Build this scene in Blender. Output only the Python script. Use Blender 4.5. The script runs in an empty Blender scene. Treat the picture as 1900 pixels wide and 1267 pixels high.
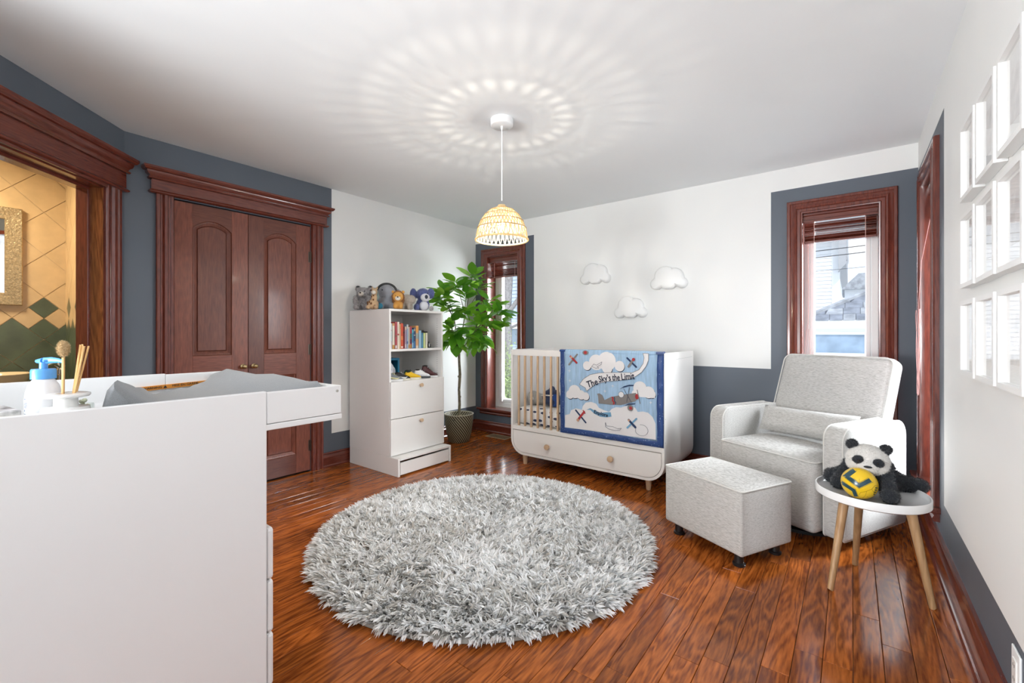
import bpy, bmesh, math, random
import numpy as np
from mathutils import Vector, Matrix, Euler
random.seed(7); np.random.seed(7)
SC = bpy.context.scene
COL = SC.collection
PI = math.pi
def R(d): return math.radians(d)

# ---------------------------------------------------------------- camera
cam_d = bpy.data.cameras.new('camera'); cam = bpy.data.objects.new('camera', cam_d); COL.objects.link(cam)
cam.location = (0, 0, 1.16); cam.rotation_euler = (R(90), 0, R(37.594))
cam_d.sensor_width = 36; cam_d.lens = 36*818.4/1900; cam_d.shift_y = -13.83/1900
cam_d.clip_start = .02; cam_d.clip_end = 200
SC.camera = cam
# ---------------------------------------------------------------- colour management
SC.view_settings.view_transform = 'Standard'; SC.view_settings.look = 'None'
SC.view_settings.gamma = 1; SC.view_settings.use_curve_mapping = False
SC.view_settings.exposure = 0.33
# ---------------------------------------------------------------- sky
W = bpy.data.worlds.new('sky'); SC.world = W; W.use_nodes = True
nt = W.node_tree; N = nt.nodes; L = nt.links
bg = N['Background']; tc = N.new('ShaderNodeTexCoord')
sep = N.new('ShaderNodeSeparateXYZ'); L.new(tc.outputs['Generated'], sep.inputs[0])
ramp = N.new('ShaderNodeValToRGB'); L.new(sep.outputs['Z'], ramp.inputs[0])
ramp.color_ramp.elements[0].color = (.80, .90, 1, 1); ramp.color_ramp.elements[0].position = 0
ramp.color_ramp.elements[1].color = (.34, .58, .95, 1); ramp.color_ramp.elements[1].position = .6
noi = N.new('ShaderNodeTexNoise'); noi.inputs['Scale'].default_value = 3.2; noi.inputs['Detail'].default_value = 6
mp = N.new('ShaderNodeMapping'); mp.inputs['Scale'].default_value = (1, 1, 2.6); L.new(tc.outputs['Generated'], mp.inputs[0]); L.new(mp.outputs[0], noi.inputs['Vector'])
cr = N.new('ShaderNodeValToRGB'); L.new(noi.outputs['Fac'], cr.inputs[0]); cr.color_ramp.elements[0].position = .44; cr.color_ramp.elements[1].position = .62
mx = N.new('ShaderNodeMixRGB'); L.new(cr.outputs[0], mx.inputs[0]); L.new(ramp.outputs[0], mx.inputs[1]); mx.inputs[2].default_value = (1, 1, 1, 1)
L.new(mx.outputs[0], bg.inputs['Color']); bg.inputs['Strength'].default_value = 1.2
# ---------------------------------------------------------------- sun and large lights
def light(name, kind, loc, rot, energy, color, **kw):
    d = bpy.data.lights.new(name, kind); o = bpy.data.objects.new(name, d); COL.objects.link(o)
    o.location = loc; o.rotation_euler = rot; d.energy = energy; d.color = color
    for k, v in kw.items(): setattr(d, k, v)
    return o
def aim(o, tgt):
    o.rotation_euler = (Vector(tgt) - Vector(o.location)).to_track_quat('-Z', 'Y').to_euler()
sun = light('sun', 'SUN', (2.5, -6, 7), (0, 0, 0), 2.6, (1, .96, .90), angle=R(3)); aim(sun, (0, 0, 0))
# added fill lamps behind the camera: an area lamp and spots aimed upward
rear = light('rear_fill', 'AREA', (-1.78, -2.0, 1.3), (0, 0, 0), 60, (.95, .98, 1), shape='RECTANGLE', size=1.0, size_y=2.0); aim(rear, (.1, 3.2, 1.15))
for nm_, p_, t_, e_ in (('ceiling_fill', (-1.9, -1.9, 1.0), (-.1, 2.6, 3.3), 150), ('ceiling_fill', (-1.15, -1.8, 1.0), (.5, 2.7, 3.2), 145)):
    o_ = light(nm_, 'SPOT', p_, (0, 0, 0), e_, (.96, .985, 1), spot_size=R(104), spot_blend=1, shadow_soft_size=.3); aim(o_, t_)
# added area lamps outside each window, boosting the daylight coming in
for nm_, p_, t_, e_, s_ in (('narrow_window_fill', (-2.1, 5.5, 1.5), (-3.25, 4.0, 1.15), 210, 1.5), ('chair_window_fill', (1.5, 5.6, 2.2), (-.1, 4.0, 1.2), 380, 1.7), ('side_window_fill', (1.45, 4.45, 1.75), (.35, 3.42, 1.15), 400, 1.5), ('side_window_fill', (1.8, 3.45, 1.9), (.35, 3.44, 1.2), 130, 1.6)):
    o_ = light(nm_, 'AREA', p_, (0, 0, 0), e_, (.90, .955, 1), shape='SQUARE', size=s_); aim(o_, t_)
bath_lamp = light('bathroom_ceiling_lamp', 'AREA', (-4.0, -.25, 2.38), (0, 0, 0), 26, (1, .82, .56), shape='DISK', size=.35)

# ---------------------------------------------------------------- materials
MATS = {}
def new_mat(name):
    m = bpy.data.materials.new(name); m.use_nodes = True
    return m, m.node_tree.nodes, m.node_tree.links, m.node_tree.nodes['Principled BSDF']
def plain(name, col, rough=.5, metal=0, coat=0, sheen=0, spec=.5, bump=0, bscale=200, var=0, vscale=8, stretch=(1, 1, 1), emit=None, trans=0):
    if name in MATS: return MATS[name]
    m, N, L, P = new_mat(name)
    P.inputs['Base Color'].default_value = (*col, 1); P.inputs['Roughness'].default_value = rough; P.inputs['Metallic'].default_value = metal
    P.inputs['Coat Weight'].default_value = coat; P.inputs['Coat Roughness'].default_value = .12
    P.inputs['Sheen Weight'].default_value = sheen; P.inputs['Specular IOR Level'].default_value = spec
    if trans: P.inputs['Transmission Weight'].default_value = trans
    if emit: P.inputs['Emission Color'].default_value = (*emit[0], 1); P.inputs['Emission Strength'].default_value = emit[1]
    if var or bump:
        tc = N.new('ShaderNodeTexCoord'); mp = N.new('ShaderNodeMapping'); mp.inputs['Scale'].default_value = stretch; L.new(tc.outputs['Object'], mp.inputs[0])
    if var:
        n = N.new('ShaderNodeTexNoise'); n.inputs['Scale'].default_value = vscale; n.inputs['Detail'].default_value = 5; L.new(mp.outputs[0], n.inputs['Vector'])
        r = N.new('ShaderNodeValToRGB'); L.new(n.outputs['Fac'], r.inputs[0]); r.color_ramp.elements[0].position = .3; r.color_ramp.elements[1].position = .7
        r.color_ramp.elements[0].color = (*[c*(1-var) for c in col], 1); r.color_ramp.elements[1].color = (*[min(1, c*(1+var)) for c in col], 1)
        L.new(r.outputs[0], P.inputs['Base Color'])
    if bump:
        n2 = N.new('ShaderNodeTexNoise'); n2.inputs['Scale'].default_value = bscale; n2.inputs['Detail'].default_value = 3; L.new(mp.outputs[0], n2.inputs['Vector'])
        b = N.new('ShaderNodeBump'); b.inputs['Strength'].default_value = bump; b.inputs['Distance'].default_value = .004; L.new(n2.outputs['Fac'], b.inputs['Height']); L.new(b.outputs[0], P.inputs['Normal'])
    MATS[name] = m; return m
def wood(name, dark, light, axis='Z', scale=1.0, rough=.3, coat=.4, rnd=True, contrast=1.0, spec=.5):
    """stained timber: stretched noise grain plus distorted bands, shifted per object"""
    if name in MATS: return MATS[name]
    m, N, L, P = new_mat(name)
    tc = N.new('ShaderNodeTexCoord'); oi = N.new('ShaderNodeObjectInfo')
    ml = N.new('ShaderNodeMath'); ml.operation = 'MULTIPLY'; ml.inputs[1].default_value = 37.0; L.new(oi.outputs['Random'], ml.inputs[0])
    add = N.new('ShaderNodeVectorMath'); add.operation = 'ADD'; L.new(tc.outputs['Object'], add.inputs[0]); L.new(ml.outputs[0], add.inputs[1])
    mp = N.new('ShaderNodeMapping'); s = {'X': (.12, 1, 1), 'Y': (1, .12, 1), 'Z': (1, 1, .12)}[axis]
    mp.inputs['Scale'].default_value = [c*scale for c in s]; L.new(add.outputs[0], mp.inputs[0])
    n = N.new('ShaderNodeTexNoise'); n.inputs['Scale'].default_value = 9; n.inputs['Detail'].default_value = 3; n.inputs['Distortion'].default_value = .6; L.new(mp.outputs[0], n.inputs['Vector'])
    # cathedral rings: sine of the noise field
    mm = N.new('ShaderNodeMath'); mm.operation = 'MULTIPLY'; mm.inputs[1].default_value = 70; L.new(n.outputs['Fac'], mm.inputs[0])
    sn = N.new('ShaderNodeMath'); sn.operation = 'SINE'; L.new(mm.outputs[0], sn.inputs[0])
    n2 = N.new('ShaderNodeTexNoise'); n2.inputs['Scale'].default_value = 120; n2.inputs['Detail'].default_value = 2; L.new(mp.outputs[0], n2.inputs['Vector'])
    mixv = N.new('ShaderNodeMath'); mixv.operation = 'MULTIPLY_ADD'; L.new(sn.outputs[0], mixv.inputs[0]); mixv.inputs[1].default_value = .20*contrast; mixv.inputs[2].default_value = .12
    a2 = N.new('ShaderNodeMath'); a2.operation = 'MULTIPLY_ADD'; L.new(n2.outputs['Fac'], a2.inputs[0]); a2.inputs[1].default_value = .50; L.new(mixv.outputs[0], a2.inputs[2])
    r = N.new('ShaderNodeValToRGB'); L.new(a2.outputs[0], r.inputs[0]); r.color_ramp.elements[0].position = .18; r.color_ramp.elements[1].position = .62
    r.color_ramp.elements[0].color = (*dark, 1); r.color_ramp.elements[1].color = (*light, 1)
    hs = N.new('ShaderNodeHueSaturation'); L.new(r.outputs[0], hs.inputs['Color'])
    v = N.new('ShaderNodeMapRange'); L.new(oi.outputs['Random'], v.inputs[0]); v.inputs[3].default_value = .74 if rnd else .97; v.inputs[4].default_value = 1.28 if rnd else 1.03; L.new(v.outputs[0], hs.inputs['Value'])
    L.new(hs.outputs[0], P.inputs['Base Color']); P.inputs['Roughness'].default_value = rough; P.inputs['Coat Weight'].default_value = coat; P.inputs['Coat Roughness'].default_value = .1; P.inputs['Specular IOR Level'].default_value = spec
    b = N.new('ShaderNodeBump'); b.inputs['Strength'].default_value = .03; b.inputs['Distance'].default_value = .003; L.new(a2.outputs[0], b.inputs['Height']); L.new(b.outputs[0], P.inputs['Normal'])
    MATS[name] = m; return m
def fabric(name, lightc, darkc, axis='X', fine=900, coarse=45, rough=.9):
    if name in MATS: return MATS[name]
    m, N, L, P = new_mat(name)
    tc = N.new('ShaderNodeTexCoord'); outs = []
    for sc in ((coarse, coarse*1.6, fine), (coarse, fine, fine*.8)):
        mp = N.new('ShaderNodeMapping'); mp.inputs['Scale'].default_value = sc; L.new(tc.outputs['Object'], mp.inputs[0])
        n = N.new('ShaderNodeTexNoise'); n.inputs['Scale'].default_value = 1; n.inputs['Detail'].default_value = 2.5; L.new(mp.outputs[0], n.inputs['Vector']); outs.append(n)
    a = N.new('ShaderNodeMath'); a.operation = 'ADD'; L.new(outs[0].outputs['Fac'], a.inputs[0]); L.new(outs[1].outputs['Fac'], a.inputs[1])
    h = N.new('ShaderNodeMath'); h.operation = 'MULTIPLY'; h.inputs[1].default_value = .5; L.new(a.outputs[0], h.inputs[0])
    r = N.new('ShaderNodeValToRGB'); L.new(h.outputs[0], r.inputs[0]); r.color_ramp.elements[0].position = .36; r.color_ramp.elements[1].position = .56
    r.color_ramp.elements[0].color = (*darkc, 1); r.color_ramp.elements[1].color = (*lightc, 1)
    L.new(r.outputs[0], P.inputs['Base Color']); P.inputs['Roughness'].default_value = rough; P.inputs['Sheen Weight'].default_value = .15; P.inputs['Specular IOR Level'].default_value = .2
    b = N.new('ShaderNodeBump'); b.inputs['Strength'].default_value = .25; b.inputs['Distance'].default_value = .002; L.new(h.outputs[0], b.inputs['Height']); L.new(b.outputs[0], P.inputs['Normal'])
    MATS[name] = m; return m
def glass_mat(name, refl=1.0, tint=(1, 1, 1)):
    if name in MATS: return MATS[name]
    m = bpy.data.materials.new(name); m.use_nodes = True; N = m.node_tree.nodes; L = m.node_tree.links
    N.remove(N['Principled BSDF']); out = N['Material Output']
    t = N.new('ShaderNodeBsdfTransparent'); t.inputs[0].default_value = (*tint, 1)
    g = N.new('ShaderNodeBsdfGlossy'); g.inputs['Roughness'].default_value = .01
    f = N.new('ShaderNodeFresnel'); f.inputs[0].default_value = 1.5
    ge = N.new('ShaderNodeNewGeometry'); fr = N.new('ShaderNodeMath'); fr.operation = 'SUBTRACT'; fr.inputs[0].default_value = refl; L.new(ge.outputs['Backfacing'], fr.inputs[1])
    k = N.new('ShaderNodeMath'); k.operation = 'MULTIPLY'; k.use_clamp = True; L.new(f.outputs[0], k.inputs[0]); L.new(fr.outputs[0], k.inputs[1])
    x = N.new('ShaderNodeMixShader'); L.new(k.outputs[0], x.inputs[0]); L.new(t.outputs[0], x.inputs[1]); L.new(g.outputs[0], x.inputs[2]); L.new(x.outputs[0], out.inputs[0])
    MATS[name] = m; return m
def translucent(name, col, trans=.5, rough=.6, sub=None):
    if name in MATS: return MATS[name]
    m, N, L, P = new_mat(name)
    P.inputs['Base Color'].default_value = (*col, 1); P.inputs['Roughness'].default_value = rough
    t = N.new('ShaderNodeBsdfTranslucent'); t.inputs[0].default_value = (*(sub or col), 1)
    x = N.new('ShaderNodeMixShader'); x.inputs[0].default_value = trans; L.new(P.outputs[0], x.inputs[1]); L.new(t.outputs[0], x.inputs[2]); L.new(x.outputs[0], N['Material Output'].inputs[0])
    MATS[name] = m; return m

WHITE = plain('white_wall_paint', (.80, .80, .785), .55, bump=.02, bscale=300)
GRAY = plain('slate_gray_wall_paint', (.098, .116, .142), .5, bump=.02, bscale=300)
CEIL = plain('ceiling_paint', (.85, .87, .885), .7)
MAHO = wood('mahogany_trim', (.075, .013, .008), (.20, .042, .022), 'Z', 1, .26, .5, rnd=False, contrast=.2)
MAHOX = wood('mahogany_trim_horizontal', (.075, .013, .008), (.20, .042, .022), 'X', 1, .26, .5, rnd=False, contrast=.2)
DOORW = wood('door_timber', (.085, .022, .013), (.215, .064, .036), 'Z', 1, .40, .04, contrast=.22, spec=.32)
DOORX = wood('door_timber_rail', (.085, .022, .013), (.215, .064, .036), 'X', 1, .40, .04, contrast=.22, spec=.32)
PLANK = wood('oak_floor_plank', (.125, .027, .005), (.46, .130, .022), 'Y', 1.0, .15, .14, contrast=.55, spec=.28)
LACQ = plain('white_lacquer', (.80, .80, .80), .32, coat=.2)
LACQW = plain('warm_white_lacquer', (.80, .78, .755), .35, coat=.1)
VINYL = plain('white_vinyl', (.85, .86, .86), .35)
BEECH = wood('beech', (.50, .33, .20), (.68, .49, .32), 'Z', 1, .5, .1, rnd=False, contrast=.3)
OAKL = wood('light_oak_leg', (.34, .19, .085), (.52, .33, .17), 'Z', 1, .45, .2, rnd=False, contrast=.4)
HEATH = fabric('heather_gray_upholstery', (.58, .57, .55), (.30, .29, .27))
PIPE = plain('upholstery_piping', (.62, .61, .58), .85)
GLASS = glass_mat('window_glass', .8)
PGLASS = glass_mat('picture_glass', 1.0)
BLACK = plain('black_plastic', (.012, .012, .013), .4)
DARK = plain('dark_gap', (.02, .017, .015), .8)
BRASS = plain('aged_brass', (.42, .31, .16), .28, 1)
CHROME = plain('chrome', (.75, .75, .76), .12, 1)
STEEL = plain('brushed_nickel', (.55, .53, .50), .35, 1)

# ---------------------------------------------------------------- mesh building
class MB:
    """collects vertices and faces; build() links them as one mesh object"""
    def __init__(s): s.v = []; s.f = []; s.m = []; s.mi = 0
    def add(s, vs, fs, M=None):
        o = len(s.v)
        s.v += [tuple(M @ Vector(p)) if M else tuple(p) for p in vs]
        s.f += [tuple(i+o for i in f) for f in fs]; s.m += [s.mi]*len(fs)
        return s
    def box(s, x0, x1, y0, y1, z0, z1, M=None):
        return s.add([(x0, y0, z0), (x1, y0, z0), (x1, y1, z0), (x0, y1, z0), (x0, y0, z1), (x1, y0, z1), (x1, y1, z1), (x0, y1, z1)],
                     [(0, 3, 2, 1), (4, 5, 6, 7), (0, 1, 5, 4), (1, 2, 6, 5), (2, 3, 7, 6), (3, 0, 4, 7)], M)
    def bbox(s, x0, x1, y0, y1, z0, z1, b=.003, M=None):
        """box with chamfered edges"""
        b = min(b, (x1-x0)/2.01, (y1-y0)/2.01, (z1-z0)/2.01)
        return s.rbox(((x0+x1)/2, (y0+y1)/2, (z0+z1)/2), (x1-x0, y1-y0, z1-z0), b, 1, 1, M=M)
    def rbox(s, c, size, r, k=3, n=1, crown=None, M=None, noise=0):
        """rounded box; crown = {'+z': h, ...} bulges a face; n inner divisions, k steps per round"""
        h = [t/2 for t in size]; r = min(r, *[t*.999 for t in h])
        axs = []
        for t in h:
            inn = t-r; a = [-t+r*(1-math.cos(i/k*PI/2)) if k > 1 else (-t if i == 0 else -inn) for i in range(k+1)]
            mid = [-inn+2*inn*i/n for i in range(1, n)]
            axs.append(a+mid+[-q for q in reversed(a)])
        idx = {}; vs = []
        def vert(p):
            key = tuple(round(q, 6) for q in p)
            if key in idx: return idx[key]
            inn = [max(-(t-r), min(t-r, q)) for t, q in zip(h, p)]
            d = Vector([a-b for a, b in zip(p, inn)]); q = Vector(inn) + (d.normalized()*r if d.length > 1e-9 else d)
            if crown:
                for kx, amt in crown.items():
                    ax = 'xyz'.index(kx[1]); sg = 1 if kx[0] == '+' else -1
                    w = 1.
                    for o in range(3):
                        if o != ax: w *= max(0, 1-(q[o]/h[o])**2)**.7
                    t = max(0, sg*q[ax]/h[ax]); q[ax] += sg*amt*w*t
            if noise: q += Vector((random.uniform(-1, 1), random.uniform(-1, 1), random.uniform(-1, 1)))*noise
            idx[key] = len(vs); vs.append(tuple(q+Vector(c))); return idx[key]
        fs = []
        for ax in range(3):
            u, w = (ax+1) % 3, (ax+2) % 3
            for sg in (-1, 1):
                for i in range(len(axs[u])-1):
                    for j in range(len(axs[w])-1):
                        q = []
                        for (a, b) in ((i, j), (i+1, j), (i+1, j+1), (i, j+1)):
                            p = [0, 0, 0]; p[ax] = sg*h[ax]; p[u] = axs[u][a]; p[w] = axs[w][b]; q.append(vert(p))
                        q = q if sg > 0 else q[::-1]
                        q2 = [x for n_, x in enumerate(q) if x not in q[:n_]]
                        if len(q2) > 2: fs.append(tuple(q2))
        return s.add(vs, fs, M)
    def lathe(s, prof, n=24, c=(0, 0, 0), M=None, cap=True, sx=1, sy=1):
        vs = []; fs = []
        for r, z in prof:
            for i in range(n): a = 2*PI*i/n; vs.append((c[0]+r*sx*math.cos(a), c[1]+r*sy*math.sin(a), c[2]+z))
        for k in range(len(prof)-1):
            for i in range(n): j = (i+1) % n; fs.append((k*n+i, k*n+j, (k+1)*n+j, (k+1)*n+i))
        if cap:
            if prof[0][0] > 1e-6: fs.append(tuple(range(n-1, -1, -1)))
            if prof[-1][0] > 1e-6: fs.append(tuple((len(prof)-1)*n+i for i in range(n)))
        return s.add(vs, fs, M)
    def tube(s, pts, r, n=8, closed=False, M=None, flat=1.0):
        pts = [Vector(p) for p in pts]; m = len(pts); rr = r if isinstance(r, (list, tuple)) else [r]*m
        vs = []; fs = []; up = Vector((0, 0, 1)); prev = None
        for i, p in enumerate(pts):
            if closed: t = pts[(i+1) % m]-pts[i-1]
            else: t = pts[min(i+1, m-1)]-pts[max(i-1, 0)]
            t.normalize()
            if prev is None:
                a = up if abs(t.dot(up)) < .9 else Vector((1, 0, 0)); nrm = (a-t*a.dot(t)).normalized()
            else: nrm = (prev-t*prev.dot(t)); nrm = nrm.normalized() if nrm.length > 1e-6 else prev
            prev = nrm; b = t.cross(nrm)
            for k in range(n): a = 2*PI*k/n; vs.append(tuple(p+nrm*math.cos(a)*rr[i]+b*math.sin(a)*rr[i]*flat))
        for i in range(m if closed else m-1):
            for k in range(n): j = (k+1) % n; i2 = (i+1) % m; fs.append((i*n+k, i*n+j, i2*n+j, i2*n+k))
        if not closed: fs += [tuple(range(n-1, -1, -1)), tuple((m-1)*n+k for k in range(n))]
        return s.add(vs, fs, M)
    def ball(s, c, r, n=16, m=10, M=None, rot=None):
        rx, ry, rz = r if isinstance(r, (tuple, list)) else (r, r, r)
        E = Euler([R(a) for a in rot]).to_matrix() if rot else Matrix.Identity(3)
        vs = [tuple(Vector(c)+E @ Vector((0, 0, -rz)))]; fs = []
        for j in range(1, m):
            t = PI*j/m
            for i in range(n): a = 2*PI*i/n; vs.append(tuple(Vector(c)+E @ Vector((rx*math.sin(t)*math.cos(a), ry*math.sin(t)*math.sin(a), -rz*math.cos(t)))))
        vs.append(tuple(Vector(c)+E @ Vector((0, 0, rz)))); T = len(vs)-1
        for i in range(n): j = (i+1) % n; fs.append((0, 1+j, 1+i)); fs.append((T, T-n+i, T-n+j))
        for k in range(m-2):
            for i in range(n): j = (i+1) % n; fs.append((1+k*n+i, 1+k*n+j, 1+(k+1)*n+j, 1+(k+1)*n+i))
        return s.add(vs, fs, M)
    def prism(s, poly, d0, d1, axis='y', M=None):
        """extrude a 2D outline along an axis: 'y' -> outline in (x,z); 'z' -> (x,y); 'x' -> (y,z)"""
        f = {'y': lambda p, d: (p[0], d, p[1]), 'z': lambda p, d: (p[0], p[1], d), 'x': lambda p, d: (d, p[0], p[1])}[axis]
        n = len(poly); vs = [f(p, d0) for p in poly]+[f(p, d1) for p in poly]
        area = sum(poly[i][0]*poly[(i+1) % n][1]-poly[(i+1) % n][0]*poly[i][1] for i in range(n))
        flip = (area > 0) != (axis in 'zx'); flip = flip != (d1 < d0)
        fs = [tuple(range(n)), tuple(range(2*n-1, n-1, -1))]+[(i, i+n, (i+1) % n+n, (i+1) % n) for i in range(n)]
        fs = [tuple(reversed(q)) for q in fs] if not flip else fs
        return s.add(vs, fs, M)
    def sweep(s, path, prof, M=None, closed=True):
        """mitred moulding: path = [(x,z)] corners, prof = [(d,h)] d = offset to the left of travel, h = height along -y"""
        n = len(path); offs = []
        for i in range(n):
            p = Vector(path[i]); dirs = []
            if closed or i > 0: dirs.append((p-Vector(path[i-1])).normalized())
            if closed or i < n-1: dirs.append((Vector(path[(i+1) % n])-p).normalized())
            ns = [Vector((-d[1], d[0])) for d in dirs]
            if len(ns) == 2: mt = (ns[0]+ns[1]); offs.append(mt/(mt.length_squared/2))
            else: offs.append(ns[0])
        vs = []; fs = []; k = len(prof)
        for i in range(n):
            for d, h in prof: q = Vector(path[i])+offs[i]*d; vs.append((q[0], -h, q[1]))
        for i in range(n if closed else n-1):
            i2 = (i+1) % n
            for j in range(k-1): fs.append((i*k+j, i*k+j+1, i2*k+j+1, i2*k+j))
        if not closed: fs += [tuple(range(k)), tuple(range((n-1)*k+k-1, (n-1)*k-1, -1))]
        return s.add(vs, fs, M)
    def build(s, name, mat, parent=None, smooth=False, loc=None, rot=None):
        me = bpy.data.meshes.new(name); me.from_pydata(s.v, [], s.f); 
        mats = mat if isinstance(mat, (list, tuple)) else [mat]
        for m in mats: me.materials.append(m)
        if len(mats) > 1: me.polygons.foreach_set('material_index', s.m)
        bm = bmesh.new(); bm.from_mesh(me); bmesh.ops.recalc_face_normals(bm, faces=bm.faces); bm.to_mesh(me); bm.free()
        if smooth:
            me.polygons.foreach_set('use_smooth', [True]*len(me.polygons))
            if smooth != 'all': me.set_sharp_from_angle(angle=R(38 if smooth is True else smooth))
        me.update(); o = bpy.data.objects.new(name, me); COL.objects.link(o)
        if loc is not None: o.location = loc
        if rot is not None: o.rotation_euler = rot
        if parent: o.parent = parent
        return o
def empty(name, loc=(0, 0, 0), rz=0, parent=None):
    o = bpy.data.objects.new(name, None); COL.objects.link(o); o.location = loc; o.rotation_euler = (0, 0, rz); o.empty_display_size = .1
    if parent: o.parent = parent
    return o
def tag(o, label, cat, group=None):
    o['label'] = label; o['category'] = cat
    if group: o['group'] = group
    return o
def struct(o): o['kind'] = 'structure'; return o
def thing(name, label, cat, loc=(0, 0, 0), rz=0, group=None): return tag(empty(name, loc, rz), label, cat, group)
def part(name, mb, mat, parent, smooth=False, label=None, **k):
    o = mb.build(name, mat, parent, smooth, **k)
    if label: o['label'] = label
    return o
def dup_part(o, parent, loc=None, rot=None, scale=None):
    c = o.copy(); COL.objects.link(c); c.parent = parent
    if loc is not None: c.location = loc
    if rot is not None: c.rotation_euler = rot
    if scale is not None: c.scale = scale
    return c
def dup_thing(o):
    r = o.copy(); COL.objects.link(r)
    for ch in o.children:
        c = ch.copy(); COL.objects.link(c); c.parent = r
        for g in ch.children: d = g.copy(); COL.objects.link(d); d.parent = c
    return r
def blob(balls, voxel=.006, smooth=6):
    """merge ellipsoids [(centre, radii, rot)] into one continuous skin; returns verts, faces"""
    b = MB()
    for t in balls: b.ball(t[0], t[1], 20, 14, rot=t[2] if len(t) > 2 else None)
    me = bpy.data.meshes.new('tmp'); me.from_pydata(b.v, [], b.f); o = bpy.data.objects.new('tmp', me); COL.objects.link(o)
    m = o.modifiers.new('r', 'REMESH'); m.mode = 'VOXEL'; m.voxel_size = voxel
    m2 = o.modifiers.new('s', 'SMOOTH'); m2.factor = .5; m2.iterations = smooth
    dg = bpy.context.evaluated_depsgraph_get(); ev = o.evaluated_get(dg); em = ev.to_mesh()
    vs = [tuple(v.co) for v in em.vertices]; fs = [tuple(p.vertices) for p in em.polygons]; ev.to_mesh_clear()
    bpy.data.objects.remove(o); bpy.data.meshes.remove(me)
    return vs, fs
def furred(vs, fs, n, length, width, droop=.35, seed=1):
    """add n short fur blades to a skin; returns an MB"""
    rng = np.random.RandomState(seed); V = np.array(vs); b = MB(); b.add(vs, fs)
    T = np.array([t for f in fs for t in ([f[0], f[1], f[2]], [f[0], f[2], f[-1]])[:1 if len(f) == 3 else 2]])
    A, B_, C_ = V[T[:, 0]], V[T[:, 1]], V[T[:, 2]]; nr = np.cross(B_-A, C_-A); ar = np.linalg.norm(nr, axis=1)+1e-12; nr /= ar[:, None]
    i = rng.choice(len(T), n, p=ar/ar.sum()); u = rng.rand(n, 2); u[u.sum(1) > 1] = 1-u[u.sum(1) > 1]
    P = A[i]+(B_-A)[i]*u[:, :1]+(C_-A)[i]*u[:, 1:]; Nn = nr[i]+rng.randn(n, 3)*.45; Nn[:, 2] -= droop; Nn /= np.linalg.norm(Nn, axis=1)[:, None]
    S = np.cross(Nn, rng.randn(n, 3)); S /= np.linalg.norm(S, axis=1)[:, None]
    ln = length*(.6+.8*rng.rand(n, 1)); X = np.stack([P-S*width/2-Nn*.001, P+S*width/2-Nn*.001, P+Nn*ln], 1).reshape(-1, 3)
    b.add([tuple(x) for x in X], [(3*k, 3*k+1, 3*k+2) for k in range(n)])
    return b
def text_mesh(txt, size, M, name, mat, parent, ext=.0005, align='CENTER', fit=None, bold=0):
    cu = bpy.data.curves.new(name, 'FONT'); cu.body = txt; cu.size = size; cu.extrude = ext; cu.align_x = align; cu.align_y = 'CENTER'; cu.resolution_u = 3; cu.offset = bold
    o = bpy.data.objects.new('tmp', cu); COL.objects.link(o); dg = bpy.context.evaluated_depsgraph_get(); me = bpy.data.meshes.new_from_object(o.evaluated_get(dg))
    bpy.data.objects.remove(o)
    if fit:
        xs = [v.co.x for v in me.vertices]; ys = [v.co.y for v in me.vertices]; me.transform(Matrix.Diagonal((fit[0]/(max(xs)-min(xs)), fit[1]/(max(ys)-min(ys)), 1, 1)) @ Matrix.Translation((-(max(xs)+min(xs))/2, -(max(ys)+min(ys))/2, 0)))
    me.transform(M); me.materials.clear(); me.materials.append(mat)
    t = bpy.data.objects.new(name, me); COL.objects.link(t); t.parent = parent; return t
def capsule2(p, q, w, n=8):
    """rounded bar outline between two 2D points"""
    p, q = Vector(p), Vector(q); d = (q-p).normalized(); a0 = math.atan2(d[1], d[0]); out = []
    for i in range(n+1): a = a0-PI/2+PI*i/n; out.append((q[0]+w/2*math.cos(a), q[1]+w/2*math.sin(a)))
    for i in range(n+1): a = a0+PI/2+PI*i/n; out.append((p[0]+w/2*math.cos(a), p[1]+w/2*math.sin(a)))
    return out
def disc2(x, y, r, n=28, ry=None): return [(x+r*math.cos(2*PI*i/n), y+(ry or r)*math.sin(2*PI*i/n)) for i in range(n)]
# ================================================================ room shell
XL, YB, XR, H = -3.635, 3.994, .353, 2.44
PC = (XL, .712)                       # corner where the closet wall meets the diagonal wall
def wall(name, loc, rz, xs, zs, gray, holes, thick=.14, mats=(WHITE, GRAY)):
    mb = MB()
    for i in range(len(xs)-1):
        for j in range(len(zs)-1):
            cx, cz = (xs[i]+xs[i+1])/2, (zs[j]+zs[j+1])/2
            if any(a < cx < b and c < cz < d for a, b, c, d in holes): continue
            mb.mi = 1 if gray(cx, cz) else 0
            mb.box(xs[i], xs[i+1], 0, thick, zs[j], zs[j+1])
    return struct(mb.build(name, mats, loc=loc, rot=(0, 0, rz)))
W1 = (-3.450, -2.970); W2 = (-.310, .165); WZ = (.26, 2.084)
wall_back = wall('wall_back', (0, YB, 0), 0, [-3.8, XL, W1[0], W1[1], -2.77, -.503, W2[0], W2[1], XR, .55], [-.05, WZ[0], .885, WZ[1], 2.252, 2.274, H],
     lambda x, z: (x < -2.77 and z < 2.252) or (x > -.503 and z < 2.274) or z < .885, [(*W1, *WZ), (*W2, *WZ)], .2)
wall_left = wall('wall_left', (XL, 0, 0), PI/2, [.712, .953, 1.922, 2.112, YB], [-.05, .285, 2.078, H],
     lambda x, z: x < 2.112 or z < .285, [(.953, 1.922, -.1, 2.078)], .12)
W3 = (-3.705, -3.175)                    # local x = -Y
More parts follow.
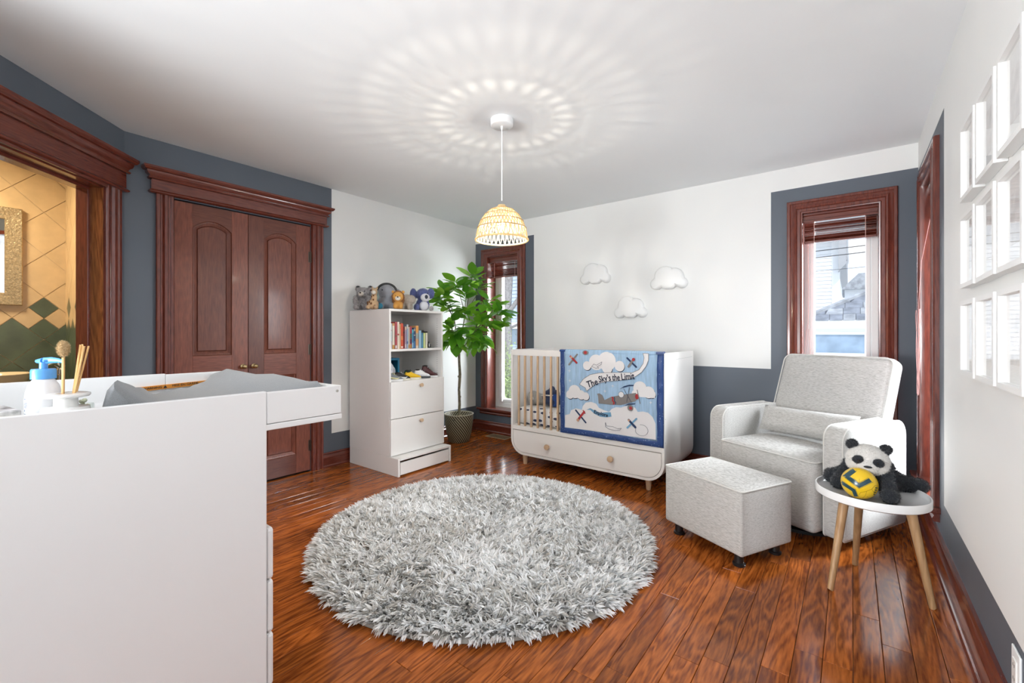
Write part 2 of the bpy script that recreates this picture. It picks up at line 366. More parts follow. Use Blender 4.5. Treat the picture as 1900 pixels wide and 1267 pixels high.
wall_right = wall('wall_right', (XR, 0, 0), -PI/2, [-YB-.2, W3[0], W3[1], -2.955, 2.0], [-.05, WZ[0], .335, WZ[1], 2.25, H],
     lambda x, z: (x < -2.955 and z < 2.25) or z < .335, [(*W3, *WZ)], .2)
wall_corner = wall('wall_corner', (*PC, 0), R(135), [-1.9, -1.0, -.17, .0], [-.05, 2.036, H], lambda x, z: True, [(-1.0, -.17, -.1, 2.036)], .125)
e = (PC[0]+1.9*.7071, PC[1]-1.9*.7071)
wall_side = wall('wall_side', (e[0], 0, 0), PI/2, [-2.0, e[1]], [-.05, H], lambda x, z: True, [], .12)
mb = MB(); mb.box(XL-.8, XL-.12, .70, .83, -.05, H); mb.box(XL-.8, XL-.12, 2.0, 2.12, -.05, H); mb.box(XL-.9, XL-.8, .7, 2.12, -.05, H)
struct(mb.build('wall_closet', [WHITE]))
ceil = MB(); ceil.box(-5.2, .6, -2.2, 4.25, H, H+.15); struct(ceil.build('ceiling', CEIL))

# ---------------------------------------------------------------- floor: one object per board
fl = MB(); fl.box(-5.2, .58, -2.2, 4.2, -.12, -.012); FLOOR = struct(fl.build('floor', plain('subfloor', (.035, .012, .005), .8)))
PW = .0857; rng = random.Random(3); x = XR-.006; row = 0; npl = 0
while x > XL+.01:
    x0 = max(x-PW, XL); y = 4.0; first = True
    ymin = -.35 if x > -1.3 else (.55 if x > -2.3 else .35)
    while y > ymin:
        ln = rng.choice((.55, .75, .95, 1.15, 1.35)); ln = ln*rng.uniform(.4, 1) if first else ln; first = False
        y0 = y-ln
        if y0 < ymin+.25: y0 = ymin
        p = MB(); w = x-x0; p.bbox(-w/2+.0006, w/2-.0006, -(y-y0)/2+.0006, (y-y0)/2-.0006, -.014, 0, .0016)
        o = p.build('plank', PLANK, FLOOR, loc=((x+x0)/2, (y+y0)/2, rng.uniform(-.0004, .0004))); o.rotation_euler = (rng.uniform(-.0012, .0012), rng.uniform(-.004, .004), 0)
        npl += 1; y = y0
    x = x0; row += 1
# ---------------------------------------------------------------- baseboards
def baseboard(name, loc, rz, x0, x1, h):
    prof = [(0, 0), (-.030, 0), (-.030, .012), (-.024, .02), (-.018, .022), (-.018, h*.60), (-.024, h*.63), (-.024, h*.70), (-.016, h*.78), (-.013, h*.86), (-.017, h*.93), (-.012, h), (0, h)]
    mb = MB(); mb.prism(prof, x0, x1, 'x'); o = mb.build(name, MAHOX, loc=loc, rot=(0, 0, rz), smooth=30); return struct(o)
baseboard('baseboard_back', (0, YB, 0), 0, XL, XR, .127)
baseboard('baseboard_left', (XL, 0, 0), PI/2, 2.02, YB, .127)
baseboard('baseboard_right', (XR, 0, 0), -PI/2, -YB, 2.0, .165)
baseboard('baseboard_corner', (*PC, 0), R(135), -.048, -.0, .127)

# ---------------------------------------------------------------- windows
CAS = [(0, 0), (0, .018), (.006, .024), (.020, .024), (.026, .018), (.036, .020), (.052, .030), (.062, .026), (.068, .018), (.086, .018), (.092, .024), (.100, .022), (.103, .014), (.103, -.01)]
def window(name, loc, rz, xo, zt=2.17, zs=.285, fw=.075, depth=.14):
    """cased casement window; xo = outer casing limits in the wall's own frame"""
    r = struct(empty(name, loc, rz)); x0, x1 = xo; a, b = x0+.1, x1-.1; z1 = zt-.1
    mb = MB(); mb.sweep([(x1, zs), (x1, zt), (x0, zt), (x0, zs)], CAS, closed=False); part('casing', mb, MAHO, r, 30)
    mb = MB(); mb.bbox(x0-.04, x1+.04, -.055, .14, zs-.028, zs, .006); part('window_sill', mb, MAHOX, r)
    mb = MB(); mb.prism([(-.022, zs-.075), (-.030, zs-.060), (-.022, zs-.045), (-.034, zs-.028), (0, zs-.028), (0, zs-.075)], x0-.012, x1+.012, 'x'); part('apron', mb, MAHOX, r, 30)
    for xa, xb in ((a-.02, a), (b, b+.02)):
        mb = MB(); mb.box(xa, xb, .0, depth+.05, zs, z1); part('jamb', mb, MAHO, r)
    mb = MB(); mb.box(a-.02, b+.02, 0, depth+.05, z1, z1+.02); part('head_jamb', mb, MAHOX, r)
    # white vinyl outer frame with a stepped sash
    mb = MB(); yf = depth
    pr = [(0, -yf), (fw*.45, -yf), (fw*.48, -yf-.012), (fw*.60, -yf-.012), (fw*.62, -yf-.004), (fw*.92, -yf-.004), (fw, -yf-.016), (fw, -yf-.05)]
    mb.sweep([(a, zs), (b, zs), (b, z1), (a, z1)], pr); part('window_frame', mb, VINYL, r, 20)
    mb = MB(); mb.box(a+fw*.9, b-fw*.9, yf+.028, yf+.034, zs+fw*.9, z1-fw*.9); part('glass_pane', mb, GLASS, r)
    mb = MB(); mb.rbox((a+fw+.01, yf-.012, zs+.10), (.016, .03, .07), .005, 2); part('latch', mb, plain('latch_metal', (.7, .7, .68), .4), r, True)
    return r, a, b, z1, zs
def blind(label, loc, rz, a, b, z1, n=8, zb=1.855, cord=True, cx=None, y0=.03):
    t = thing('window_blind', label, 'blind', loc, rz)
    mb = MB(); mb.prism([(y0-.012, z1-.066), (y0-.012, z1-.050), (y0-.006, z1-.046), (y0-.006, z1-.020), (y0-.014, z1-.014), (y0-.014, z1-.002), (y0+.05, z1-.002), (y0+.05, z1-.066)], a+.004, b-.004, 'x'); part('valance', mb, MAHOX, t, 30)
    top = z1-.072; st = (top-zb-.02)/n
    base = None
    for i in range(n):
        M = Matrix.Translation((0, 0, 0))
        if base is None:
            m = MB(); m.rbox((0, 0, 0), (b-a-.018, .046, .0032), .0014, 1, 1); base = part('slat', m, MAHOX, t, loc=((a+b)/2, y0+.028, top-st*(i+.5)))
            base.rotation_euler = (R(-16), 0, 0); o = base
        else: o = dup_part(base, t, ((a+b)/2, y0+.028, top-st*(i+.5)), (R(-16+random.uniform(-10, 10)), 0, R(random.uniform(-.5, .5))))
    mb = MB(); mb.rbox(((a+b)/2, y0+.028, zb+.008), (b-a-.016, .05, .016), .004, 2); part('bottom_rail', mb, MAHOX, t)
    for q in (.16, .84):
        xx = a+(b-a)*q; mb = MB(); mb.tube([(xx, y0+.002, top+.005), (xx, y0+.001, zb)], .0022, 6); part('ladder_cord', mb, plain('blind_cord', (.50, .30, .26), .8), t)
    if cord: mb = MB(); mb.tube(cord, .0013, 6); part('pull_cord', mb, plain('pull_cord', (.50, .27, .25), .8), t)
    return t
wa = window('window_1', (0, YB, 0), 0, (-3.535, -2.885), fw=.10)
wb = window('window_2', (0, YB, 0), 0, (-.395, .250), fw=.07)
wc = window('window_3', (XR, 0, 0), -PI/2, (-3.79, -3.09), fw=.07)
blind('raised dark red wooden blind in the narrow window beside the potted tree', (0, YB, 0), 0, wa[1], wa[2], wa[3], zb=1.825, cord=[(-3.05, .045, 1.83), (-3.05, .05, .9)])
blind('raised dark red wooden blind in the window behind the armchair', (0, YB, 0), 0, wb[1], wb[2], wb[3], zb=1.85,
      cord=[(-.262, .05, 1.83), (-.258, .06, 1.45), (-.262, .07, 1.25), (-.275, .07, 1.18), (-.285, .07, 1.0), (-.28, .07, .75), (-.262, .07, .68), (-.248, .07, .8), (-.252, .07, 1.05), (-.26, .07, 1.2)])
loop = [(-3.60, .02, 1.86), (-3.60, -.02, 1.60), (-3.59, -.034, 1.35)]
for i in range(64):
    t_ = i/63; a_ = t_*PI*6; loop.append((-3.60+.12*math.sin(a_*.5)*(.5+.5*t_), -.036+.003*math.sin(a_*3), 1.05-.26*math.cos(a_)))
blind('dark red wooden blind with tangled cord loops in the window on the picture wall side', (XR, 0, 0), -PI/2, wc[1], wc[2], wc[3], zb=1.86, cord=loop)

# ---------------------------------------------------------------- doors
FLUTE = [(0, 0), (0, .022), (.004, .026), (.016, .026), (.020, .019), (.026, .019), (.034, .031), (.046, .031), (.052, .019), (.057, .019), (.063, .024), (.072, .024), (.076, .018), (.078, .012), (.078, -.02)]
def cornice(mb, x0, x1, prof):
    """moulding with returned ends; prof = [(projection, z)] bottom to top"""
    vs = []; fs = []; k = len(prof)
    for h, z in prof: vs += [(x0-h, 0, z), (x0-h, -h, z), (x1+h, -h, z), (x1+h, 0, z)]
    for i in range(k-1):
        for j in range(3): fs.append((i*4+j, i*4+j+1, i*4+4+j+1, i*4+4+j))
    fs += [(0, 1, 2, 3), tuple((k-1)*4+q for q in (3, 2, 1, 0))]
    return mb.add(vs, fs)
def entablature(r, x0, x1, zb, zt):
    d = zt-zb
    mb = MB(); cornice(mb, x0, x1, [(.030, zb), (.040, zb+.006), (.044, zb+.014), (.034, zb+.024)]); part('bead', mb, MAHOX, r, 30)
    mb = MB(); cornice(mb, x0, x1, [(.030, zb+.022), (.030, zb+d*.54)]); part('frieze', mb, MAHOX, r)
    mb = MB(); cornice(mb, x0-.002, x1+.002, [(.030, zb+d*.53), (.042, zb+d*.55), (.046, zb+d*.60), (.036, zb+d*.63), (.040, zb+d*.68), (.052, zb+d*.74), (.056, zb+d*.80), (.056, zb+d*.84), (.066, zb+d*.86), (.076, zb+d*.93), (.076, zt), (.0, zt)]); part('cornice', mb, MAHOX, r, 30)
# door_1: the cased opening to the bathroom in the diagonal wall
d1 = struct(empty('door_1', (*PC, 0), R(135)))
for side in (0, 1):
    mb = MB(); x0, x1 = (-.17-.0, -.05) if side == 0 else (-1.12, -1.0)
    pr = [(d*1.5, h) for d, h in FLUTE]
    if side == 0: mb.sweep([(x1, 0), (x1, 2.05)], pr, closed=False)
    else: mb.sweep([(x0, 2.05), (x0, 0)], pr, closed=False)
    part('casing', mb, MAHO, d1, 30)
    mb = MB(); xx = -.17 if side == 0 else -1.0; s_ = -1 if side == 0 else 1
    mb.box(min(xx, xx+s_*.006), max(xx, xx+s_*.006), -.004, .13, 0, 2.036); part('jamb', mb, wood('jamb_timber', (.12, .035, .012), (.30, .10, .032), 'Z', 1, .25, .5, rnd=False, contrast=.6), d1)
    mb = MB(); mb.bbox(min(xx+s_*.004, xx+s_*.02), max(xx+s_*.004, xx+s_*.02), .065, .13, 0, 2.03, .003); part('door_stop', mb, MAHO, d1)
mb = MB(); mb.box(-1.0, -.17, -.004, .13, 2.024, 2.04); part('head_jamb', mb, MAHOX, d1)
mb = MB(); mb.bbox(-.99, -.18, .065, .13, 2.008, 2.026, .003); part('head_stop', mb, MAHOX, d1)
mb = MB(); mb.prism([(-.026, 2.03), (-.026, 2.05), (0, 2.05), (0, 2.03)], -1.0, -.17, 'x'); part('head_casing', mb, MAHOX, d1)
entablature(d1, -1.12+.006, -.05-.006, 2.045, 2.262)
# door_2: double closet doors with arched raised panels
d2 = struct(empty('door_2', (XL, 0, 0), PI/2))
mb = MB(); mb.sweep([(2.026, 0), (2.026, 2.09)], [(d*1.3, h) for d, h in FLUTE], closed=False); part('casing', mb, MAHO, d2, 30)
mb = MB(); mb.sweep([(.868, 2.09), (.868, 0)], [(d*1.3, h) for d, h in FLUTE], closed=False); part('casing', mb, MAHO, d2, 30)
entablature(d2, .868+.004, 2.026-.004, 2.082, 2.250)
mb = MB(); mb.box(.94, 1.935, .06, .075, 0, 2.09); part('door_backing', mb, DARK, d2)
def leaf(x0, x1, p0, p1, knob_x, hinge_x, zh):
    g = empty('door_leaf', parent=d2); F = .0  # front plane y = 0, thickness 0.04
    T = .038
    for a, b in ((x0, p0), (p1, x1)): mb = MB(); mb.bbox(a, b, F, F+T, .012, 2.068, .0015); part('stile', mb, DOORW, g)
    mb = MB(); mb.bbox(p0, p1, F+.0004, F+T, .012, .165, .0015); part('rail', mb, DOORX, g)
    mb = MB(); mb.bbox(p0, p1, F+.0004, F+T, .832, 1.006, .0015); part('rail', mb, DOORX, g)
    zs_, za = 1.905, 1.966
    arc = [(p0+(p1-p0)*i/16, zs_+(za-zs_)*(1-((i/8)-1)**2)) for i in range(17)]
    mb = MB(); mb.prism([(p0, 2.068)]+arc+[(p1, 2.068)], F+.0004, F+T, 'y'); part('rail', mb, DOORX, g)
    # upper and lower raised panels: sloping moulding then a flat field
    def ring(o, top=True, zb=1.006):
        if top:
            q = [(p0+o, zb+o)]+[(min(max(px, p0+o), p1-o), pz-o*1.05) for px, pz in arc]+[(p1-o, zb+o)]
        else: q = [(p0+o, zb+o), (p0+o, .832-o), (p1-o, .832-o), (p1-o, zb+o)]
        return q
    for top, zb in ((True, 1.006), (False, .165)):
        mb = MB(); rings = [(0, F+.002), (.004, F+.008), (.012, F+.010), (.030, F+.017), (.032, F+.021), (.035, F+.013), (.037, F+.012)]; n = None
        for o_, y_ in rings:
            q = ring(o_, top, zb); n = len(q); mb.v += [(a, y_, b) for a, b in q]
        for k in range(len(rings)-1):
            for i in range(n): j = (i+1) % n; mb.f.append((k*n+i, k*n+j, (k+1)*n+j, (k+1)*n+i)); mb.m.append(0)
        mb.f.append(tuple((len(rings)-1)*n+i for i in range(n))); mb.m.append(0); part('panel', mb, DOORW, g)
    kb = MB(); Mx = Matrix.Translation((knob_x, 0, .915)) @ Matrix.Rotation(R(90), 4, 'X')
    kb.lathe([(.019, 0), (.019, .004), (.013, .007), (.007, .012), (.007, .022), (.013, .028), (.0165, .036), (.015, .044), (.008, .049), (0, .050)], 20, M=Mx); part('knob', kb, BRASS, g, True, 'round aged brass knob')
    for z in zh:
        hb = MB(); hb.tube([(hinge_x, -.006, z-.045), (hinge_x, -.006, z+.045)], .0075, 8); hb.box(hinge_x-.016, hinge_x+.016, -.003, .004, z-.044, z+.044); part('hinge', hb, plain('dark_hinge', (.10, .08, .065), .35, .9), g, label='dark metal hinge')
leaf(.956, 1.4325, 1.076, 1.322, 1.397, .957, (1.80, 1.03, .22))
leaf(1.4355, 1.919, 1.548, 1.800, 1.474, 1.918, (1.81, 1.03, .22))

# ================================================================ bathroom beyond the diagonal wall
XBR, YBS = -4.6, .575
CREAM = plain('cream_tile', (.62, .46, .27), .35, var=.10, vscale=9, coat=.2); GREEN = plain('green_slate_tile', (.085, .115, .075), .35, var=.30, vscale=7, coat=.2)
GROUT = plain('grout', (.66, .52, .34), .85)
def clip(poly, f):
    out = []
    for i in range(len(poly)):
        p, q = poly[i-1], poly[i]; a, b = f(p), f(q)
        if (a >= 0) != (b >= 0): t = a/(a-b); out.append((p[0]+(q[0]-p[0])*t, p[1]+(q[1]-p[1])*t))
        if b >= 0: out.append(q)
    return out
def tile_wall(root, u0, z0, lo, hi, zlo, zhi, flip=1):
    hh = .152
    def put(cu, cz, s, m):
        s -= .0028
        q = [(cu-s, cz), (cu, cz-s), (cu+s, cz), (cu, cz+s)]
        for f in (lambda p: p[0]-lo, lambda p: hi-p[0], lambda p: p[1]-zlo, lambda p: zhi-p[1]):
            q = clip(q, f)
            if len(q) < 3: return
        A = sum(q[i-1][0]*q[i][1]-q[i][0]*q[i-1][1] for i in range(len(q)))
        if abs(A) < 1e-4: return
        mb = MB(); mb.prism(q, -.006, .0, 'y'); mb.build('tile', m, root)
    for i in range(-14, 15):
        for j in range(-8, 9):
            if (i+j) % 2: continue
            cu, cz = u0+hh*i, z0+hh*j
            if cu < lo-hh or cu > hi+hh or cz < zlo-hh or cz > zhi+hh: continue
            if j == 0:
                put(cu, cz+hh/2, hh/2, GREEN); put(cu, cz-hh/2, hh/2, GREEN); put(cu-hh/2, cz, hh/2, CREAM); put(cu+hh/2, cz, hh/2, CREAM)
            else: put(cu, cz, hh, CREAM if j > 0 else GREEN)
mb = MB(); mb.box(-1.3, YBS, 0, .1, -.05, H); wbath = struct(mb.build('wall_bathroom', GROUT, loc=(XBR, 0, 0), rot=(0, 0, PI/2)))
tile_wall(wbath, .459, 1.272, -.35, YBS-.002, .5, H)
mb = MB(); mb.box(XBR, -3.68, 0, .1, -.05, H); wbs = struct(mb.build('wall_bathroom_side', GROUT, loc=(0, YBS, 0)))
tile_wall(wbs, -4.463, 1.272, XBR+.002, -3.70, .5, H)
mb = MB(); mb.box(-4.7, -2.3, -1.4, -1.3, -.05, H); struct(mb.build('wall_bathroom_rear', plain('bathroom_paint', (.62, .50, .34), .6)))
mb = MB(); mb.box(-4.7, -2.4, -1.3, .6, -.011, .0); struct(mb.build('floor_bathroom', plain('bathroom_floor', (.45, .36, .24), .4)))
# framed mirror
mt = thing('wall_mirror', 'mirror in a hammered gold frame on the cream tiled bathroom wall', 'mirror', (XBR+.008, 0, 0), PI/2)
mb = MB(); mb.sweep([(-.22, 1.359), (.354, 1.359), (.354, 2.026), (-.22, 2.026)], [(0, 0), (0, .026), (.004, .030), (.078, .026), (.082, .020), (.082, .0)]); part('mirror_frame', mb, plain('hammered_gold', (.50, .40, .25), .38, .75, bump=.9, bscale=90, var=.3, vscale=120), mt)
mb = MB(); mb.box(-.14, .274, -.014, -.010, 1.44, 1.945); part('mirror_glass', mb, plain('mirror_silver', (.82, .84, .86), .03, 1), mt)
# basin and tap
bt = thing('bathroom_basin', 'cream ceramic basin below the gold framed mirror', 'basin', (-4.30, .19, 0))
mb = MB(); mb.lathe([(.0, .80), (.10, .80), (.16, .84), (.185, .885), (.190, .905), (.180, .908), (.165, .880), (.10, .835), (0, .825)], 32); part('bowl', mb, plain('cream_ceramic', (.72, .60, .42), .15, coat=.5), bt, True)
mb = MB(); mb.lathe([(.11, 0), (.08, .05), (.065, .4), (.09, .80)], 24); part('pedestal', mb, MATS['cream_ceramic'], bt, True)
ft = thing('bathroom_tap', 'chrome tap standing by the bathroom side wall', 'tap', (-4.27, .50, 0))
mb = MB(); mb.lathe([(.03, .0), (.03, .01), (.016, .02), (.014, .88), (.022, .89), (.022, .92), (.013, .93), (.013, .97), (.018, .975), (.012, .99), (0, .992)], 16); part('column', mb, CHROME, ft, True)
mb = MB(); mb.tube([(0, 0, .93), (.03, -.03, .96), (.06, -.06, .955), (.075, -.075, .92)], .010, 10); part('spout', mb, CHROME, ft, True)
# ================================================================ changing dresser (near left)
DX0, DX1, DYB, DYF, DYT = -2.163, -1.263, -.02, .545, .767
dr = thing('changing_dresser', 'large white changing dresser with an overhanging tray top, nearest to the camera', 'dresser', ((DX0+DX1)/2, (DYB+DYF)/2, 0))
ox, oy = (DX0+DX1)/2, (DYB+DYF)/2
def dpart(name, x0, x1, y0, y1, z0, z1, b=.002, mat=LACQ): mb = MB(); mb.bbox(x0-ox, x1-ox, y0-oy, y1-oy, z0, z1, b); return part(name, mb, mat, dr)
dpart('side_panel', DX1-.018, DX1, DYB, DYF, 0, 1.003); dpart('side_panel', DX0, DX0+.018, DYB, DYF, 0, 1.003)
dpart('back_panel', DX0+.018, DX1-.018, DYB, DYB+.016, 0, 1.0)
dpart('tray_floor', DX0+.004, DX1-.0005, DYB+.016, DYT+.002, .896, .9125)
dpart('tray_side', DX1-.019, DX1-.001, DYF+.001, DYT, .914, 1.0); dpart('tray_side', DX0+.001, DX0+.019, DYF+.001, DYT, .914, 1.0)
dpart('tray_front', DX0+.019, DX1-.019, DYT-.018, DYT, .914, 1.0)
dpart('plinth', DX0+.018, DX1-.018, DYF-.06, DYF-.04, 0, .07)
for k, (a, b) in enumerate(((.485, .627), (.339, .483), (.193, .337), (.048, .191))):
    o = dpart('drawer_front', DX0+.003, DX1-.003, DYF+.003, DYF+.021, a, b, .009)
    mb = MB(); M_ = Matrix.Translation((0, DYF+.021-oy, (a+b)/2)) @ Matrix.Rotation(R(-90), 4, 'X'); mb.lathe([(.011, 0), (.011, .014), (.017, .018), (.017, .026), (0, .028)], 16, M=M_); part('knob', mb, BEECH, o, True)
dpart('inner_divider', DX0+.018, DX1-.018, DYF-.02, DYF, .63, .895)
mb = MB(); M_ = Matrix.Translation((DX1-.001-ox, DYT-.014-oy, .984)) @ Matrix.Rotation(R(90), 4, 'Y'); mb.lathe([(.0045, 0), (.0045, .0012), (.0025, .0014), (.002, .0004), (0, .0003)], 12, M=M_); part('screw', mb, STEEL, dr)
# contoured changing pad in the tray
pd = thing('changing_pad', 'gray covered contour changing pad lying in the white dresser tray', 'changing pad', (-1.70, .49, .9126))
prof = []
n = 40
for i in range(n+1):
    y = .215+.53*i/n; t = i/n
    zt = .950+.118*math.exp(-((t-.0)/.16)**2)+.062*math.exp(-((t-.96)/.22)**2)
    if t < .03: zt = .97+.08*(t/.03)
    if t > .985: zt = 1.006-.05*((t-.985)/.015)
    prof.append((y, zt))
xs_ = [-2.125, -2.118, -2.10, -2.06, -1.95, -1.8, -1.65, -1.5, -1.40, -1.345, -1.325, -1.318]
mb = MB(); m_ = len(prof)
for k, x in enumerate(xs_):
    e_ = min(k, len(xs_)-1-k); dn = {0: .030, 1: .012, 2: .004}.get(e_, 0)
    for i, (y, z) in enumerate(prof):
        wob = .0035*math.sin(i*.9+k*1.7)+.003*math.sin(k*2.3+i*.31)
        yl = .215+.225*min(1, max(0, (-1.33-x)/.75)); y = .745-(.745-y)/.53*(.745-yl); f_ = min(1, max(0, (-1.33-x)/.75)); z -= .105*f_*math.exp(-((i/40)/.20)**2); mb.v.append((x+1.70+.004*math.sin(i*1.3), y-.49, max(.0015, z-.9126-dn+wob)))
for k in range(len(xs_)-1):
    for i in range(m_-1): a = k*m_+i; mb.f.append((a, a+1, a+m_+1, a+m_)); mb.m.append(0)
nb = len(mb.v)
for k in (0, len(xs_)-1):
    pass
for k, x in enumerate(xs_): mb.v += [(x+1.70, .215+.225*min(1, max(0, (-1.33-x)/.75))-.49-.002, .0005), (x+1.70, .745-.49+.002, .0005)]
for k in range(len(xs_)-1):
    mb.f += [(k*m_, (k+1)*m_, nb+2*k+2, nb+2*k), (k*m_+m_-1, nb+2*k+1, nb+2*k+3, (k+1)*m_+m_-1), (nb+2*k, nb+2*k+2, nb+2*k+3, nb+2*k+1)]; mb.m += [0]*3
for k in (0, len(xs_)-1): mb.f.append(tuple([k*m_+i for i in range(m_)]+[nb+2*k+1, nb+2*k])); mb.m.append(0)
PADM = fabric('gray_jersey', (.27, .28, .29), (.19, .195, .205), fine=900, coarse=500)
o = part('pad_cover', mb, PADM, pd, 60)
mb = MB(); mb.v = [(-.437, -.045, .028), (-.437, .185, .038), (-.437, .205, .054), (-.437, -.065, .044), (-.445, -.045, .028), (-.445, .185, .038), (-.445, .205, .054), (-.445, -.065, .044)]; mb.f = [(0, 1, 2, 3), (7, 6, 5, 4), (0, 4, 5, 1), (1, 5, 6, 2), (2, 6, 7, 3), (3, 7, 4, 0)]; mb.m = [0]*6
LABM = plain('orange_label', (.72, .27, .03), .5)
strip = part('warning_label', mb, LABM, pd, label='orange warning strip with black lettering')
def onstrip(y, z): return Matrix.Translation((-.4355, y, z)) @ Matrix(((0, 0, 1, 0), (1, 0, 0, 0), (0, 1, 0, 0), (0, 0, 0, 1))) @ Matrix.Rotation(R(2.5), 4, 'Z')
INK = plain('black_ink', (.012, .012, .012), .6)
text_mesh('WARNING', .0125, onstrip(.012, .039), 'lettering', INK, strip); text_mesh('MISE EN GARDE', .0125, onstrip(.118, .0445), 'lettering', INK, strip)
for y, z in ((-.034, .037), (.052, .041)):
    mb = MB(); mb.prism([(y-.006, z-.005), (y+.006, z-.005), (y, z+.006)], -.4362, -.4352, 'x'); part('warning_triangle', mb, INK, strip)

# things standing in the tray
TZ = .9127
def P3(x, y): return (x, y, TZ)
b = thing('lotion_bottle', 'white pump bottle with a bright blue pump top on the dresser', 'bottle', P3(-1.397, .139))
BW = translucent('bottle_plastic', (.82, .82, .84), .25, .4)
mb = MB(); mb.lathe([(.030, 0), (.0355, .004), (.0365, .02), (.0365, .105), (.035, .12), (.030, .137), (.022, .148), (.0165, .151)], 32, sy=.8); part('bottle_body', mb, BW, b, True)
BLUE = plain('blue_pump_plastic', (.09, .33, .74), .35, coat=.2)
mb = MB(); mb.lathe([(.0205, .150), (.0205, .168), (.019, .1715), (.007, .172), (.0068, .186)], 28); part('pump_collar', mb, BLUE, b, True)
mb = MB(); mb.rbox((.004, .006, .189), (.017, .017, .006), .0028, 2); mb.tube([(.0, .0, .1885), (.014, .011, .1905), (.026, .020, .1895), (.034, .026, .187)], [.0075, .0065, .005, .0035], 10, flat=.55); mb.tube([(0, 0, .1885), (-.012, -.009, .188)], [.0075, .004], 10); part('pump_head', mb, BLUE, b, True)
mb = MB()
for i, (z, w, hgt) in enumerate(((.108, .006, .0025), (.100, .012, .0015), (.097, .013, .0015), (.094, .012, .0015), (.091, .010, .0015), (.083, .004, .004), (.074, .010, .004), (.064, .004, .004), (.056, .011, .004), (.048, .010, .0015), (.045, .009, .0015), (.040, .012, .0015), (.037, .013, .0015), (.034, .012, .0015), (.031, .013, .0015))):
    a0 = R(-80); seg = 5; Rr = .0369; th = w/.0369
    for s_ in range(seg):
        p = []
        for q in (s_, s_+1): a = a0+th*q/seg; p.append((Rr*math.cos(a), Rr*.8*math.sin(a)))
        mb.add([(*p[0], z), (*p[1], z), (*p[1], z+hgt), (*p[0], z+hgt)], [(0, 1, 2, 3)])
part('back_print', mb, plain('slate_print', (.12, .16, .26), .6), b)
h = thing('brush_holder', 'white spool shaped ceramic holder of wooden sticks beside the blue pump bottle', 'holder', P3(-1.335, .166))
CER = plain('white_ceramic', (.80, .79, .77), .25, coat=.4)
mb = MB(); mb.lathe([(.036, 0), (.039, .003), (.039, .086), (.037, .0915), (.020, .093), (.019, .110), (.037, .113), (.0392, .116), (.039, .1195), (.036, .1205), (.016, .1205), (.014, .05), (0, .05)], 32); part('holder_body', mb, CER, h, True)
STICK = wood('bamboo', (.50, .27, .08), (.74, .47, .20), 'Z', 2, .5, .1, rnd=True, contrast=.3)
for i, (bx, by, tx, ty, tz) in enumerate(((.002, .004, .006, .022, .224), (.004, .002, .010, .027, .221), (-.006, .006, -.030, .030, .224), (-.008, .004, -.030, .040, .220))):
    s_ = tag(empty('wooden_stick', (h.location[0]+bx, h.location[1]+by, TZ+.051)), ['thick light bamboo stick leaning right in the white holder', 'second bamboo stick touching the thick one in the white holder', 'thin bamboo stick behind the pair in the white holder', 'thin bamboo stick leaning furthest out of the white holder'][i], 'stick', 'wooden sticks in the white holder')
    mb = MB(); mb.tube([(0, 0, 0), (tx-bx, ty-by, tz-.051)], .0034 if i < 2 else .0026, 8, flat=.7); part('stick_shaft', mb, STICK, s_)
s_ = thing('bottle_brush', 'soft round haired brush with bamboo handle in the white holder', 'brush', (h.location[0]-.001, h.location[1]-.005, TZ+.051))
mb = MB(); mb.tube([(0, 0, 0), (.001, .001, .146)], .0045, 8, flat=.6); part('handle', mb, STICK, s_)
vs, fs = blob([((.001, .001, .165), (.0085, .0085, .0165))], .0025, 2); mb = furred(vs, fs, 1600, .0045, .0007, droop=0); part('bristles', mb, plain('tan_hair', (.55, .40, .22), .9), s_)
g = thing('glass_jar', 'small clear jar of dried white flowers behind the white holder', 'jar', P3(-1.40, .205))
mb = MB(); mb.lathe([(.014, 0), (.0165, .003), (.0165, .085), (.015, .088), (.0145, .085), (.0145, .006), (0, .005)], 20, cap=False); part('jar_glass', mb, glass_mat('jar_glass', 1.0, (.93, .95, .94)), g, True)
mb = MB()
for i in range(26): a = random.uniform(0, 6.3); q = random.uniform(0, .012); mb.ball((q*math.cos(a), q*math.sin(a), random.uniform(.05, .10)), random.uniform(.003, .0055), 8, 5)
for i in range(7): a = i*.9; mb.tube([(.003*math.cos(a), .003*math.sin(a), .008), (.010*math.cos(a), .010*math.sin(a), .075)], .0008, 5)
part('dried_flowers', mb, plain('dried_flower', (.66, .68, .50), .9, var=.3, vscale=90), g)
# tissue box, wipes and bits at the far left edge
t = thing('tissue_box', 'patterned tissue box with white tissue pulled up beside the blue pump bottle', 'tissue box', P3(-1.46, .045), R(8))
mb = MB(); mb.bbox(-.06, .06, -.055, .055, 0, .085, .002); part('box', mb, plain('tissue_card', (.62, .60, .60), .6, var=.5, vscale=55), t)
mb = MB(); K = 14
for i in range(K+1):
    for j in range(8):
        u = i/K; v = j/7; a = u*2*PI
        mb.v.append((.028*(1-v*.25)*math.cos(a)*(1+.35*math.sin(3*a)*v), .026*math.sin(a)*(1+.4*math.cos(2*a)*v)+.012*v, .080+.060*v+.018*v*math.sin(2*a+.6)))
for i in range(K):
    for j in range(7): a = i*8+j; mb.f.append((a, a+8, a+9, a+1)); mb.m.append(0)
part('tissue', mb, plain('tissue_paper', (.86, .86, .88), .9), t, True)
t = thing('striped_pouch', 'lime green pouch with black stripes in front of the tissue box', 'pouch', P3(-1.352, .075), R(-12))
mb = MB(); mb.rbox((0, 0, .040), (.022, .040, .080), .008, 3, 3, noise=.0006); part('pouch_body', mb, plain('lime_fabric', (.36, .44, .04), .7), t, True)
